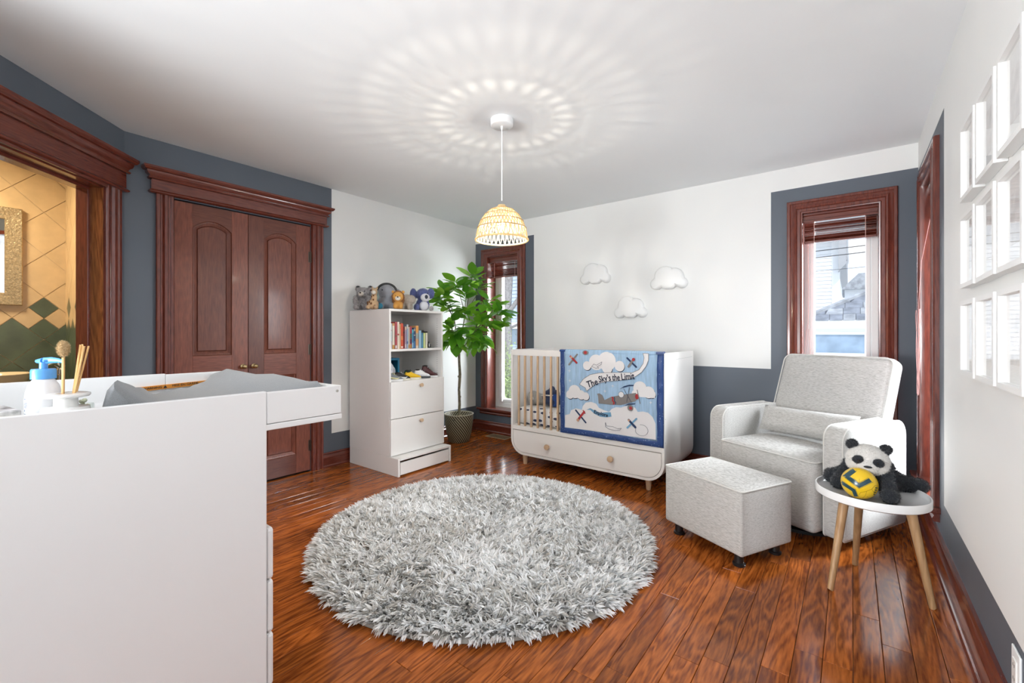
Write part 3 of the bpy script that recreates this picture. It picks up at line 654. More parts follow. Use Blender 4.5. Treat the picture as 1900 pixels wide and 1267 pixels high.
for y in (-.010, 0, .010):
    mb = MB(); mb.tube([(.0112, y-.004, .012), (.0116, y, .045), (.0112, y+.003, .076)], .0009, 6); part('stripe', mb, INK, t)
t = thing('peach_tube', 'peach coloured tube leaning against the lime green pouch', 'tube', P3(-1.338, .052), R(-12))
mb = MB(); mb.lathe([(.010, 0), (.011, .004), (.012, .07), (.010, .076), (.0, .078)], 16, M=Matrix.Rotation(R(9), 4, 'X')); part('tube_body', mb, plain('peach_plastic', (.62, .34, .20), .5), t, True)
t = thing('paper_tag', 'small white paper tag between the lime pouch and the blue pump bottle', 'tag', P3(-1.345, .112), R(-8))
mb = MB(); mb.prism([(-.009, .0), (.012, .0), (.012, .076), (.008, .082), (-.004, .074)], -.0006, .0006, 'x', M=Matrix.Rotation(R(-6), 4, 'X')); part('card', mb, plain('tag_paper', (.80, .78, .72), .8), t)

# ================================================================ storage cabinet by the closet wall
CX0, CX1, CY0, CY1 = -3.590, -3.016, 2.261, 2.861
cb = thing('storage_cabinet', 'tall white storage cabinet with two open shelves and two drawers', 'cabinet', ((CX0+CX1)/2, (CY0+CY1)/2, 0))
cox, coy = (CX0+CX1)/2, (CY0+CY1)/2
def cpart(name, x0, x1, y0, y1, z0, z1, b=.0018, mat=LACQW, par=None): mb = MB(); mb.bbox(x0-cox, x1-cox, y0-coy, y1-coy, z0, z1, b); return part(name, mb, mat, par or cb)
cpart('side_panel', CX0, CX1, CY0, CY0+.018, .148, 1.370); cpart('side_panel', CX0, CX1, CY1-.018, CY1, .148, 1.370)
cpart('top_panel', CX0, CX1, CY0+.018, CY1-.018, 1.350, 1.370); cpart('bottom_panel', CX0, CX1, CY0+.018, CY1-.018, .148, .166)
cpart('back_panel', CX0, CX0+.012, CY0+.018, CY1-.018, .166, 1.350)
cpart('shelf', CX0+.012, CX1-.002, CY0+.018, CY1-.018, 1.014, 1.034); cpart('shelf', CX0+.012, CX1-.004, CY0+.018, CY1-.018, .742, .760)
for z0, z1, kz in ((.457, .762, .715), (.152, .4515, .408)):
    o = cpart('drawer', CX1+.001, CX1+.019, CY0+.002, CY1-.002, z0, z1)
    mb = MB(); M_ = Matrix.Translation((CX1+.019-cox, .016, kz)) @ Matrix.Rotation(R(90), 4, 'Y'); mb.lathe([(.010, 0), (.010, .012), (.016, .016), (.0165, .024), (.014, .027), (0, .0275)], 18, M=M_); part('knob', mb, BEECH, o, True, 'round wooden knob')
# stepped plinth with pull-out toe drawer
PXF = -2.900
for y0, y1 in ((CY0-.0, CY0+.020), (2.833, 2.853)): cpart('plinth_side', CX0, PXF, y0, y1, 0, .147, .004)
cpart('plinth_top', CX0+.02, PXF, CY0+.020, 2.833, .128, .147, .004)
cpart('toe_drawer', PXF-.020, PXF-.003, CY0+.025, 2.828, .012, .112, .002)
cpart('plinth_back', CX0, CX0+.015, CY0+.02, 2.833, 0, .128)
mb = MB()
for i in range(26): z = .80+.02*i; mb.box(CX1-.06-cox, CX1-.055-cox, CY1-.0184-coy, CY1-.0178-coy, z, z+.004)
part('peg_holes', mb, DARK, cb)

# ================================================================ crib
KX0, KX1, KY0, KY1, KZ0, KZ1 = -2.434, -1.056, 3.148, 3.872, .092, 1.022
ck = thing('crib', 'white crib with beech slats, a drawer underneath and short wooden legs', 'crib', ((KX0+KX1)/2, (KY0+KY1)/2, 0))
kx, ky = ck.location[0], ck.location[1]
def outline(o, zt, r, nseg=8):
    x0, x1, z0 = KX0+o-kx, KX1-o-kx, KZ0+o; r = r-o
    q = [(x0, zt)]+[(x0+r-r*math.cos(PI/2*i/nseg), z0+r-r*math.sin(PI/2*i/nseg)) for i in range(nseg+1)]
    q += [(x1-r+r*math.sin(PI/2*i/nseg), z0+r-r*math.cos(PI/2*i/nseg)) for i in range(nseg+1)]+[(x1, zt)]
    return q
def lo_kick(o, zt, r): return outline(o, zt, r)
mb = MB(); a = outline(0, KZ1, .135); c = outline(.020, KZ1, .135)
n = len(a)
for y in (KY0-ky, KY1-ky):
    mb.v += [(p[0], y, p[1]) for p in a]+[(p[0], y, p[1]) for p in c]
for i in range(n-1):
    mb.f += [(i, i+1, n+i+1, n+i), (2*n+i, 3*n+i, 3*n+i+1, 2*n+i+1), (i, 2*n+i, 2*n+i+1, i+1), (n+i, n+i+1, 3*n+i+1, 3*n+i)]; mb.m += [0]*4
mb.f += [(0, n, 3*n, 2*n), (n-1, 3*n-1, 4*n-1, 2*n-1)]; mb.m += [0]*2
part('shell', mb, LACQW, ck, 30)
def kpart(name, x0, x1, y0, y1, z0, z1, b=.002, mat=LACQW): mb = MB(); mb.bbox(x0-kx, x1-kx, y0-ky, y1-ky, z0, z1, b); return part(name, mb, mat, ck)
kpart('back_panel', KX0+.02, KX1-.02, KY1-.018, KY1, .30, KZ1)
kpart('top_rail', KX0+.020, KX1-.020, KY0+.001, KY0+.026, .970, KZ1); kpart('top_rail', KX0+.02, KX1-.02, KY1-.04, KY1-.019, .98, KZ1)
kpart('lower_rail', KX0+.020, KX1-.020, KY0+.001, KY0+.026, .309, .346)
kpart('mattress_base', KX0+.02, KX1-.02, KY0+.03, KY1-.02, .34, .352)
mb = MB(); mb.rbox((0, 0, .6585), (.016, .020, .626), .004, 2); sl0 = None
ns = 19; xa, xb = KX0+.078, KX1-.078
for i in range(ns):
    xx = xa+(xb-xa)*i/(ns-1)-kx
    if sl0 is None: sl0 = part('slat', mb, BEECH, ck, True, loc=(xx, KY0+.013-ky, 0))
    else: dup_part(sl0, ck, (xx, KY0+.013-ky, 0))
# drawer with rounded lower corners
q = outline(.0235, .304, .135); mb = MB(); mb.prism(q, KY0+.002-ky, KY0+.020-ky, 'y'); kd = part('drawer', mb, LACQW, ck, 30)
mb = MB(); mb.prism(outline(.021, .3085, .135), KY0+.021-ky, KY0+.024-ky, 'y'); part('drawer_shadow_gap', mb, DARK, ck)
for xx in (-2.037, -1.461):
    mb = MB(); M_ = Matrix.Translation((xx-kx, KY0+.002-ky, .205)) @ Matrix.Rotation(R(90), 4, 'X'); mb.lathe([(.012, 0), (.013, .014), (.022, .020), (.0245, .028), (.022, .036), (.012, .039), (0, .0395)], 22, M=M_); part('knob', mb, BEECH, kd, True, 'round beech knob')
lg = None
for xx, yy in ((-2.313, 3.20), (-1.199, 3.225), (-2.313, 3.82), (-1.199, 3.82)):
    if lg is None: mb = MB(); mb.lathe([(.015, 0), (.017, .004), (.023, .07), (.0245, .1), (0, .1)], 20); lg = part('leg', mb, BEECH, ck, True, loc=(xx-kx, yy-ky, 0))
    else: dup_part(lg, ck, (xx-kx, yy-ky, 0))
mb = MB()
for z in (.93, .55, .38): mb.ball((KX1+.0005-kx, KY0+.02-ky, z), (.0015, .004, .004), 8, 5)
for z in (.62, .40): mb.ball((KX1+.0005-kx, KY1-.02-ky, z), (.0015, .004, .004), 8, 5)
part('end_panel_screw', mb, STEEL, ck)
mb = MB(); mb.tube([(KX1+.0004-kx, KY0+.05-ky, .965), (KX1+.0004-kx, KY1-.04-ky, .972)], .0012, 5); part('printed_line', mb, plain('faint_print', (.45, .45, .45), .7), ck)
# mattress with printed sheet
SHEET, N_, L_, P_ = new_mat('airplane_print_sheet'); tc_ = N_.new('ShaderNodeTexCoord'); mp_ = N_.new('ShaderNodeMapping'); mp_.inputs['Scale'].default_value = (12, 12, 26); L_.new(tc_.outputs['Object'], mp_.inputs[0])
vo = N_.new('ShaderNodeTexVoronoi'); vo.inputs['Scale'].default_value = 1.0; vo.inputs['Randomness'].default_value = .6; L_.new(mp_.outputs[0], vo.inputs['Vector'])
rr = N_.new('ShaderNodeValToRGB'); rr.color_ramp.interpolation = 'CONSTANT'; L_.new(vo.outputs['Distance'], rr.inputs[0]); rr.color_ramp.elements[0].color = (0, 0, 0, 1); rr.color_ramp.elements[1].position = .29; rr.color_ramp.elements[1].color = (1, 1, 1, 1)
cr2 = N_.new('ShaderNodeValToRGB'); L_.new(vo.outputs['Color'], cr2.inputs[0]); cr2.color_ramp.interpolation = 'CONSTANT'; cr2.color_ramp.elements[0].color = (.03, .04, .09, 1); cr2.color_ramp.elements[1].position = .72; cr2.color_ramp.elements[1].color = (.30, .04, .04, 1)
mx_ = N_.new('ShaderNodeMixRGB'); L_.new(rr.outputs[0], mx_.inputs[0]); L_.new(cr2.outputs[0], mx_.inputs[1]); mx_.inputs[2].default_value = (.78, .77, .76, 1); L_.new(mx_.outputs[0], P_.inputs['Base Color']); P_.inputs['Roughness'].default_value = .9
mt_ = tag(empty('crib_mattress', (kx, ky, .353)), 'crib mattress in a white sheet printed with little airplanes', 'mattress')
mb = MB(); mb.rbox((0, 0, .075), (KX1-KX0-.06, KY1-KY0-.08, .15), .045, 4, 6, crown={'+z': .012}); part('fitted_sheet', mb, SHEET, mt_, True)
# soft toys in the crib
NAVY = plain('navy_plush', (.022, .035, .085), .95, sheen=.2); GRYP = plain('gray_plush', (.33, .32, .30), .95, sheen=.2, var=.15, vscale=60)
t = thing('bear_cushion', 'navy plush bear with a white brow band lying on the crib mattress', 'plush toy', (-2.14, 3.36, .512), R(10))
vs, fs = blob([((0, 0, .075), (.085, .06, .078)), ((0, .02, .145), (.030, .026, .035)), ((.05, .0, .12), (.03, .026, .03)), ((.02, -.02, .05), (.085, .07, .05))], .008, 5)
mb = MB(); mb.add(vs, fs); part('body', mb, NAVY, t, 'all')
mb = MB(); mb.tube([(-.082, -.035, .095), (-.04, -.062, .103), (.0, -.069, .104), (.04, -.06, .104), (.08, -.03, .10)], .006, 8); part('brow_band', mb, plain('white_plush', (.72, .70, .67), .95), t, 'all')
for x_ in (-.03, .03): mb = MB(); mb.ball((x_, -.064, .075), (.009, .006, .009), 10, 7); part('eye', mb, plain('amber_button', (.30, .16, .06), .3), t, True)
mb = MB(); mb.ball((.055, -.05, .06), (.038, .03, .058), 14, 9); part('side_patch', mb, plain('royal_blue_plush', (.02, .07, .26), .95), t, 'all')
t = thing('gray_plush_cushion', 'gray round plush cushion beside the navy bear in the crib', 'plush toy', (-2.315, 3.37, .510), 0)
vs, fs = blob([((0, 0, .055), (.085, .07, .058)), ((.05, .02, .05), (.07, .06, .05)), ((-.03, 0, .08), (.05, .05, .045))], .008, 5); mb = MB(); mb.add(vs, fs); part('body', mb, GRYP, t, 'all')
mb = MB(); mb.ball((.0, -.066, .062), (.022, .012, .016), 12, 8); part('muzzle', mb, MATS['white_plush'], t, 'all')

# ---------------------------------------------------------------- quilt over the crib front
QX0, QX1, QZ0, QZ1, QY = -1.913, -1.058, .347, 1.028, 3.146
ql = thing('crib_quilt', 'blue airplane quilt hanging over the crib front, lettered The Sky\'s the Limit', 'quilt', ((QX0+QX1)/2, QY-.014, QZ0))
qx, qy, qz = ql.location
def wav(x, z): return .0022*math.sin(x*21)+.0022*math.sin(z*26+x*5)
def sheet(x0, x1, z0, z1, yb, th, nx, nz, puff=0, edge=.0):
    mb = MB()
    for s_ in (0, 1):
        for i in range(nx+1):
            for j in range(nz+1):
                x = x0+(x1-x0)*i/nx; z = z0+(z1-z0)*j/nz; u, v = i/nx, j/nz
                f = (max(0, 1-abs(2*u-1)**3)*max(0, 1-abs(2*v-1)**3))**.5 if puff else 1
                y = yb-(th*f+puff*f*(.8+.35*math.sin(x*60+z*45)+.2*math.sin(z*90-x*30)) if s_ == 0 else 0)+wav(x, z)
                mb.v.append((x-qx, y-qy, z-qz))
    o = (nx+1)*(nz+1); I = lambda s_, i, j: s_*o+i*(nz+1)+j
    for i in range(nx):
        for j in range(nz): mb.f += [(I(0, i, j), I(0, i+1, j), I(0, i+1, j+1), I(0, i, j+1)), (I(1, i, j), I(1, i, j+1), I(1, i+1, j+1), I(1, i+1, j))]
    for i in range(nx): mb.f += [(I(0, i, 0), I(1, i, 0), I(1, i+1, 0), I(0, i+1, 0)), (I(0, i, nz), I(0, i+1, nz), I(1, i+1, nz), I(1, i, nz))]
    for j in range(nz): mb.f += [(I(0, 0, j), I(0, 0, j+1), I(1, 0, j+1), I(1, 0, j)), (I(0, nx, j), I(1, nx, j), I(1, nx, j+1), I(0, nx, j+1))]
    mb.m = [0]*len(mb.f); return mb
QB = plain('sky_blue_cotton', (.34, .50, .68), .85, var=.14, vscale=14, stretch=(5, 1, .5), bump=.25, bscale=30)
BORD, N_, L_, P_ = new_mat('navy_star_cotton'); tc_ = N_.new('ShaderNodeTexCoord'); vo = N_.new('ShaderNodeTexVoronoi'); vo.inputs['Scale'].default_value = 62; L_.new(tc_.outputs['Object'], vo.inputs['Vector'])
rr = N_.new('ShaderNodeValToRGB'); rr.color_ramp.interpolation = 'LINEAR'; L_.new(vo.outputs['Distance'], rr.inputs[0]); rr.color_ramp.elements[0].color = (.40, .50, .66, 1); rr.color_ramp.elements[0].position = .10; rr.color_ramp.elements[1].color = (.010, .05, .20, 1); rr.color_ramp.elements[1].position = .17
L_.new(rr.outputs[0], P_.inputs['Base Color']); P_.inputs['Roughness'].default_value = .45; P_.inputs['Sheen Weight'].default_value = .2
part('quilt_center', sheet(QX0+.045, QX1-.045, QZ0+.045, QZ1-.002, QY-.004, .008, 24, 18), QB, ql, 'all')
bw = .052
part('border', sheet(QX0, QX0+bw, QZ0, QZ1, QY-.003, .012, 6, 60, .008), BORD, ql, 'all'); part('border', sheet(QX1-bw, QX1, QZ0, QZ1, QY-.003, .012, 6, 60, .008), BORD, ql, 'all'); part('border', sheet(QX0+.02, QX1-.02, QZ0, QZ0+bw, QY-.004, .012, 70, 6, .008), BORD, ql, 'all')
# fold over the top rail and down inside
mb = MB(); fold = [(QY-.014, QZ1-.012), (QY-.010, QZ1+.002), (QY+.006, QZ1+.008), (QY+.026, QZ1+.004), (QY+.036, QZ1-.016), (QY+.038, .66), (QY+.032, .66), (QY+.029, QZ1-.016), (QY+.020, QZ1-.002), (QY-.001, QZ1-.004), (QY-.004, QZ1-.014)]
mb.prism([(y-qy, z-qz) for y, z in fold], QX0+bw-qx, QX1-bw-qx, 'x'); part('quilt_fold', mb, QB, ql, 30)
for xa_, xb_ in ((QX0, QX0+bw), (QX1-bw, QX1)): mb = MB(); mb.prism([(y-qy-(.006 if y < QY else 0), z-qz) for y, z in fold], xa_-qx, xb_-qx, 'x'); part('border_fold', mb, BORD, ql, 30)
CW = plain('white_applique', (.74, .73, .74), .85); INKQ = plain('navy_ink', (.012, .018, .045), .8); GRQ = plain('gray_applique', (.22, .205, .20), .85); REDQ = plain('red_applique', (.36, .03, .035), .85); NAVQ = plain('navy_applique', (.018, .04, .11), .85); LBQ = plain('mid_blue_applique', (.17, .37, .56), .85); PEQ = plain('peach_applique', (.58, .34, .22), .85); LNQ = plain('fine_stitch', (.08, .09, .13), .8)
QL = [0]
def app(name, polys, mat, lift=0):
    """flat cut-outs laid on the quilt centre, following its surface"""
    mb = MB()
    for pl in polys:
        QL[0] += 1
        yb = QY-.0132-lift*.0008-QL[0]*.00002
        mb.prism([(p[0]-qx, p[1]-qz) for p in pl], yb-qy, yb-qy-.0006, 'y')
    bm = bmesh.new(); me = bpy.data.meshes.new('t'); me.from_pydata(mb.v, [], mb.f); bm.from_mesh(me); bmesh.ops.triangulate(bm, faces=bm.faces, ngon_method='EAR_CLIP')
    for _ in range(4):
        es = [e_ for e_ in bm.edges if e_.calc_length() > .03]
        if not es: break
        bmesh.ops.subdivide_edges(bm, edges=es, cuts=1); bmesh.ops.triangulate(bm, faces=[f for f in bm.faces if len(f.verts) > 3])
    for v in bm.verts: v.co.y += wav(v.co.x+qx, v.co.z+qz)
    bm.to_mesh(me); bm.free()
    me.materials.append(mat); me.name = name; o = bpy.data.objects.new(name, me); COL.objects.link(o); o.parent = ql; return o
app('cloud', [[(-1.864, .396), (-1.86, .497), (-1.817, .509), (-1.805, .541), (-1.762, .561), (-1.708, .555), (-1.7, .586), (-1.674, .616), (-1.625, .626), (-1.581, .615), (-1.559, .587), (-1.516, .572), (-1.474, .563), (-1.453, .588), (-1.418, .605), (-1.377, .606), (-1.35, .618), (-1.303, .629), (-1.264, .617), (-1.245, .588), (-1.206, .595), (-1.168, .59), (-1.137, .563), (-1.115, .517), (-1.112, .403), (-1.488, .400)]], CW)
A_ = [(-1.662, .909, .036), (-1.581, .939, .061), (-1.491, .95, .074), (-1.387, .918, .04), (-1.488, .897, .042)]; B_ = [(-1.816, .668, .035), (-1.773, .695, .054), (-1.715, .673, .038), (-1.674, .666, .032)]; C_ = [(-1.229, .764, .05), (-1.165, .738, .043), (-1.14, .725, .027), (-1.264, .722, .026)]
for S in (A_, B_, C_):
    app('cloud_shadow', [disc2(x+.003, z-.005, r, ry=r) for x, z, r in S if r < .06], INKQ, 0); app('cloud', [disc2(x, z, r) for x, z, r in S], CW, 1)
app('cloud', [[(-1.85, .645), (-1.66, .645), (-1.66, .68), (-1.85, .68)], [(-1.285, .70), (-1.118, .70), (-1.118, .74), (-1.285, .74)]], CW, 1)
BAN = [(-1.727, .757), (-1.692, .803), (-1.632, .84), (-1.559, .857), (-1.453, .866), (-1.35, .872), (-1.284, .875), (-1.232, .9), (-1.203, .945), (-1.197, .988), (-1.206, 1.019), (-1.165, 1.02), (-1.165, .971), (-1.181, .927), (-1.213, .882), (-1.258, .849), (-1.31, .824), (-1.391, .809), (-1.488, .796), (-1.574, .774), (-1.632, .733), (-1.662, .708), (-1.674, .734)]
cxm = sum(p[0] for p in BAN)/len(BAN); czm = sum(p[1] for p in BAN)/len(BAN)
app('banner', [BAN], CW, 3)
def line(name, pts, w, mat, lift=3): app(name, [capsule2(pts[i], pts[i+1], w, 3) for i in range(len(pts)-1)], mat, lift)
line('banner_outline', BAN+BAN[:1], .003, GRQ, 4)
app('ribbon', [[(-1.666, .559), (-1.632, .576), (-1.595, .563), (-1.545, .549), (-1.488, .559), (-1.46, .562), (-1.453, .53), (-1.495, .519), (-1.545, .52), (-1.595, .537), (-1.632, .563)]], LBQ, 2)
app('airplane_body', [[(-1.559, .627), (-1.563, .679), (-1.57, .695), (-1.552, .7), (-1.527, .689), (-1.509, .651), (-1.46, .678), (-1.391, .697), (-1.35, .707), (-1.258, .727), (-1.245, .706), (-1.245, .682), (-1.264, .664), (-1.35, .634), (-1.377, .626), (-1.46, .62), (-1.559, .621)]], GRQ, 3)
app('airplane_wing', [[(-1.387, .744), (-1.35, .77), (-1.31, .783), (-1.272, .785), (-1.277, .776), (-1.317, .771), (-1.363, .755)], [(-1.353, .622), (-1.31, .644), (-1.258, .65), (-1.264, .642), (-1.31, .635)]], NAVQ, 5)
app('zigzag', [[(-1.453, .681), (-1.44, .684), (-1.432, .668), (-1.437, .654), (-1.423, .64), (-1.432, .623), (-1.444, .622), (-1.437, .637), (-1.449, .653), (-1.444, .667)]], REDQ, 4)
app('zigzag', [[(-1.433, .683), (-1.428, .684), (-1.422, .668), (-1.426, .654), (-1.413, .64), (-1.42, .625), (-1.426, .625), (-1.419, .639), (-1.432, .653), (-1.428, .667)]], NAVQ, 4)
app('pilot', [disc2(-1.372, .705, .022)], CW, 4); line('pilot_outline', disc2(-1.372, .705, .022, 18)+disc2(-1.372, .705, .022, 18)[:1], .002, LNQ, 5)
app('wheel', [disc2(-1.3, .612, .023)], GRQ, 4); app('wheel_hub', [disc2(-1.297, .611, .012)], REDQ, 5)
app('propeller_nose', [disc2(-1.248, .701, .014, ry=.02)], REDQ, 5); line('strut', [(-1.353, .751), (-1.29, .655)], .003, LNQ, 6); line('strut', [(-1.307, .764), (-1.327, .655)], .003, LNQ, 6); line('propeller', [(-1.248, .75), (-1.224, .652)], .005, GRQ, 6)
app('airplane_nose', [disc2(-1.674, 1.012, .027, ry=.018)], GRQ, 2); app('airplane_nose', [disc2(-1.674, 1.013, .014, ry=.012)], REDQ, 3)
for w, wm, b_, bm_ in ((((-1.824, .911), (-1.748, .996)), GRQ, ((-1.807, .978), (-1.754, .929)), REDQ), (((-1.325, .981), (-1.254, .918)), NAVQ, ((-1.274, .976), (-1.313, .918)), GRQ), (((-1.76, .546), (-1.671, .458)), NAVQ, ((-1.685, .541), (-1.742, .47)), REDQ), (((-1.323, .463), (-1.254, .537)), LBQ, ((-1.313, .521), (-1.261, .474)), NAVQ)):
    app('small_airplane_wing', [capsule2(*w, .013)], wm, 3); app('small_airplane_body', [capsule2(*b_, .017)], bm_, 4)
app('small_airplane_nose', [disc2(-1.742, .47, .012), disc2(-1.80, .972, .010), disc2(-1.312, .518, .008)], PEQ, 5); app('small_airplane_nose', [disc2(-1.275, .972, .012)], REDQ, 5)
line('small_airplane_tail', [(-1.694, .552), (-1.676, .530)], .008, REDQ, 4)
line('stitched_airplane', [(-1.62, .905), (-1.60, .925), (-1.575, .918), (-1.545, .935), (-1.53, .945), (-1.535, .925), (-1.57, .905), (-1.555, .895), (-1.58, .892), (-1.60, .90), (-1.62, .905)], .0022, LNQ, 3)
line('stitched_airplane', [(-1.50, .48), (-1.49, .455), (-1.44, .455), (-1.40, .445), (-1.37, .452), (-1.385, .435), (-1.42, .428), (-1.47, .432), (-1.50, .448), (-1.50, .48)], .0022, LNQ, 3)
sw = [(-1.258+.0, .470)]+[(-1.215+.048*math.cos(a), .458+.040*math.sin(a)) for a in [R(200+22*i) for i in range(13)]]; line('stitched_swirl', sw, .002, LNQ, 3)
for x, z, r in ((-1.82, .861, .017), (-1.813, .782, .016), (-1.442, .764, .015), (-1.505, .72, .015), (-1.147, .666, .012)): app('star', [[(x-r, z), (x-.002, z-.002), (x, z-r), (x+.002, z-.002), (x+r, z), (x+.002, z+.002), (x, z+r), (x-.002, z+.002)]], CW, 1)
def qtext(s_, x, z, w, h_, rot, mat=INKQ):
    o_ = text_mesh(s_, .05, Matrix.Translation((x-qx, QY-.0200-qy, z-qz)) @ Matrix.Rotation(R(-rot), 4, 'Y') @ Matrix.Rotation(R(90), 4, 'X'), 'lettering', mat, ql, .0004, fit=(w, h_), bold=.0007)
    for v in o_.data.vertices: v.co.y += wav(v.co.x+qx, v.co.z+qz)
qtext('The', -1.613, .776, .098, .052, 20); qtext("Sky's", -1.507, .812, .100, .066, 12); qtext('the', -1.416, .832, .062, .050, 4); qtext('Limit', -1.320, .845, .104, .052, 8)
qtext('Explore', -1.538, .541, .118, .036, -9)
# ================================================================ glider armchair, lumbar pillow, ottoman
AC = (-.406, 3.083); AR = R(-27)
ac = thing('glider_armchair', 'heather gray upholstered glider armchair with piped edges in the window corner', 'armchair', (*AC, 0), AR)
def loop_rect(x0, x1, y0, y1, r, n=5):
    out = []
    for cx_, cy_, a0 in ((x1-r, y0+r, -90), (x1-r, y1-r, 0), (x0+r, y1-r, 90), (x0+r, y0+r, 180)):
        for i in range(n+1): a = R(a0+90*i/n); out.append((cx_+r*math.cos(a), cy_+r*math.sin(a)))
    return out
mb = MB(); mb.rbox((0, .225, .262), (.608, .55, .400), .035, 4, 8, crown={'+z': .026, '-y': .012}); seat = part('seat', mb, HEATH, ac, True)
mb = MB(); mb.tube([(x, y, .4555) for x, y in loop_rect(-.302, .302, -.048, .49, .03)], .0045, 6, closed=True); part('piping', mb, PIPE, seat, True)
for s_ in (-1, 1):
    xc = s_*.367; prof = []
    x0, x1 = xc-.058, xc+.058
    q = loop_rect(0, .63, .062, .66, .0, 1)
    pts = []
    for cy_, cz_, r, a0 in ((.63-.02, .062+.02, .02, -90), (.63-.09, .66-.09, .09, 0), (.075, .66-.075, .075, 90), (.02, .062+.02, .02, 180)):
        for i in range(7): a = R(a0+90*i/6); pts.append((cy_+r*math.cos(a), cz_+r*math.sin(a)))
    n = len(pts); mb = MB(); cyc, czc = .315, .36
    levels = [(0, -.020), (.004, -.008), (.014, 0), (.058, .0012), (.102, 0), (.112, -.008), (.116, -.020)]
    for dx, off in levels:
        for y, z in pts:
            d = Vector((y-cyc, z-czc)); sc = 1+off/max(.05, d.length); mb.v.append((x0+dx, cyc+d[0]*sc, czc+d[1]*sc))
    for k in range(len(levels)-1):
        for i in range(n): j = (i+1) % n; mb.f.append((k*n+i, k*n+j, (k+1)*n+j, (k+1)*n+i)); mb.m.append(0)
    mb.f += [tuple(range(n)), tuple((len(levels)-1)*n+i for i in range(n))]; mb.m += [0]*2
    arm = part('armrest', mb, HEATH, ac, True)
    for dx in (.011, .105):
        mb = MB(); mb.tube([(x0+dx, cyc+(y-cyc)*.999, czc+(z-czc)*.999) for y, z in pts], .0042, 6, closed=True); part('piping', mb, PIPE, arm, True)
# reclined back
MBK = Matrix.Translation((0, .47, .40)) @ Matrix.Rotation(R(-20.5), 4, 'X')
mb = MB(); mb.rbox((0, .055, .315), (.690, .125, .69), .045, 4, 8, crown={'-y': .022, '+z': .006}, M=MBK); bk = part('backrest', mb, HEATH, ac, True)
mb = MB(); mb.tube([tuple(MBK @ Vector((x, -.004, z))) for x, z in loop_rect(-.336, .336, .0, .652, .05)], .0045, 6, closed=True); part('piping', mb, PIPE, bk, True)
mb = MB(); mb.lathe([(.0, 0), (.30, 0), (.30, .018), (.10, .022), (.09, .07), (0, .07)], 32, c=(0, .30, 0)); part('glider_base', mb, BLACK, ac, True)
pl_ = thing('lumbar_pillow', 'narrow heather gray lumbar pillow resting on the armchair seat', 'pillow', (AC[0], AC[1], 0), AR)
MP = Matrix.Translation((.020, .340, .592)) @ Matrix.Rotation(R(-26), 4, 'X') @ Matrix.Rotation(R(-1.5), 4, 'Y')
mb = MB(); nx, nz = 22, 10
for s_ in (1, -1):
    for i in range(nx+1):
        for j in range(nz+1):
            u, v = 2*i/nx-1, 2*j/nz-1; th = .058*(max(0, 1-abs(u)**5)*max(0, 1-abs(v)**2.4))**.5
            k = 1-.05*(1-abs(u))*abs(v)-.0; mb.v.append(tuple(MP @ Vector((u*.293*(1-.02*(1-v*v)), -s_*th+.002*math.sin(9*u+3*v), v*.088*(1-.05*(1-u*u))))))
o_ = (nx+1)*(nz+1)
for i in range(nx):
    for j in range(nz):
        a = i*(nz+1)+j; mb.f += [(a, a+nz+1, a+nz+2, a+1), (o_+a, o_+a+1, o_+a+nz+2, o_+a+nz+1)]; mb.m += [0, 0]
part('pillow_cover', mb, HEATH, pl_, 'all')
ot = thing('ottoman', 'heather gray box ottoman with black glides in front of the armchair', 'ottoman', (-.5585, 2.6645, 0), AR)
mb = MB(); mb.rbox((0, 0, .23), (.505, .386, .322), .014, 3, 8, crown={'+z': .020}); body = part('ottoman_body', mb, HEATH, ot, True)
mb = MB(); mb.tube([(x, y, .3885) for x, y in loop_rect(-.2525, .2525, -.193, .193, .016)], .0045, 6, closed=True); part('piping', mb, PIPE, body, True)
fo = None
for sx in (-1, 1):
    for sy in (-1, 1):
        if fo is None: mb = MB(); mb.lathe([(.028, 0), (.030, .004), (.030, .012), (.022, .016), (.022, .07), (0, .07)], 20); fo = part('foot', mb, BLACK, ot, True, loc=(sx*.195, sy*.140, 0))
        else: dup_part(fo, ot, (sx*.195, sy*.140, 0))

# ================================================================ side table with panda and ball
TB = (.068, 2.605)
tb = thing('side_table', 'round white tray top side table on three oak legs', 'side table', (*TB, 0))
TW = plain('white_table_lacquer', (.80, .80, .80), .22, coat=.4)
mb = MB(); mb.lathe([(0, .412), (.202, .412), (.2085, .417), (.209, .448), (.2065, .4515), (.203, .4505), (.2015, .432), (.198, .4285), (0, .4285)], 64); part('table_top', mb, TW, tb, 50)
for fx, fy in ((-.078, 2.466), (.013, 2.814), (.275, 2.56)):
    d = Vector((fx-TB[0], fy-TB[1])); 
    mb = MB(); mb.tube([(d[0], d[1], 0), (d[0]*.985, d[1]*.985, .004), (d[0]*.64, d[1]*.64, .412)], [.0115, .0125, .0195], 16); part('leg', mb, OAKL, tb, True)
TT = .4286
pw = plain('panda_white_fur', (.70, .68, .65), .95, sheen=.25); pb = plain('panda_black_fur', (.008, .011, .017), .9, sheen=.3)
pn = thing('panda_plush', 'plush panda lying on the round white side table', 'plush toy', (.075, 2.63, TT))
px_, py_ = .075, 2.63
def rel(x, y, z): return (x-px_, y-py_, z-TT)
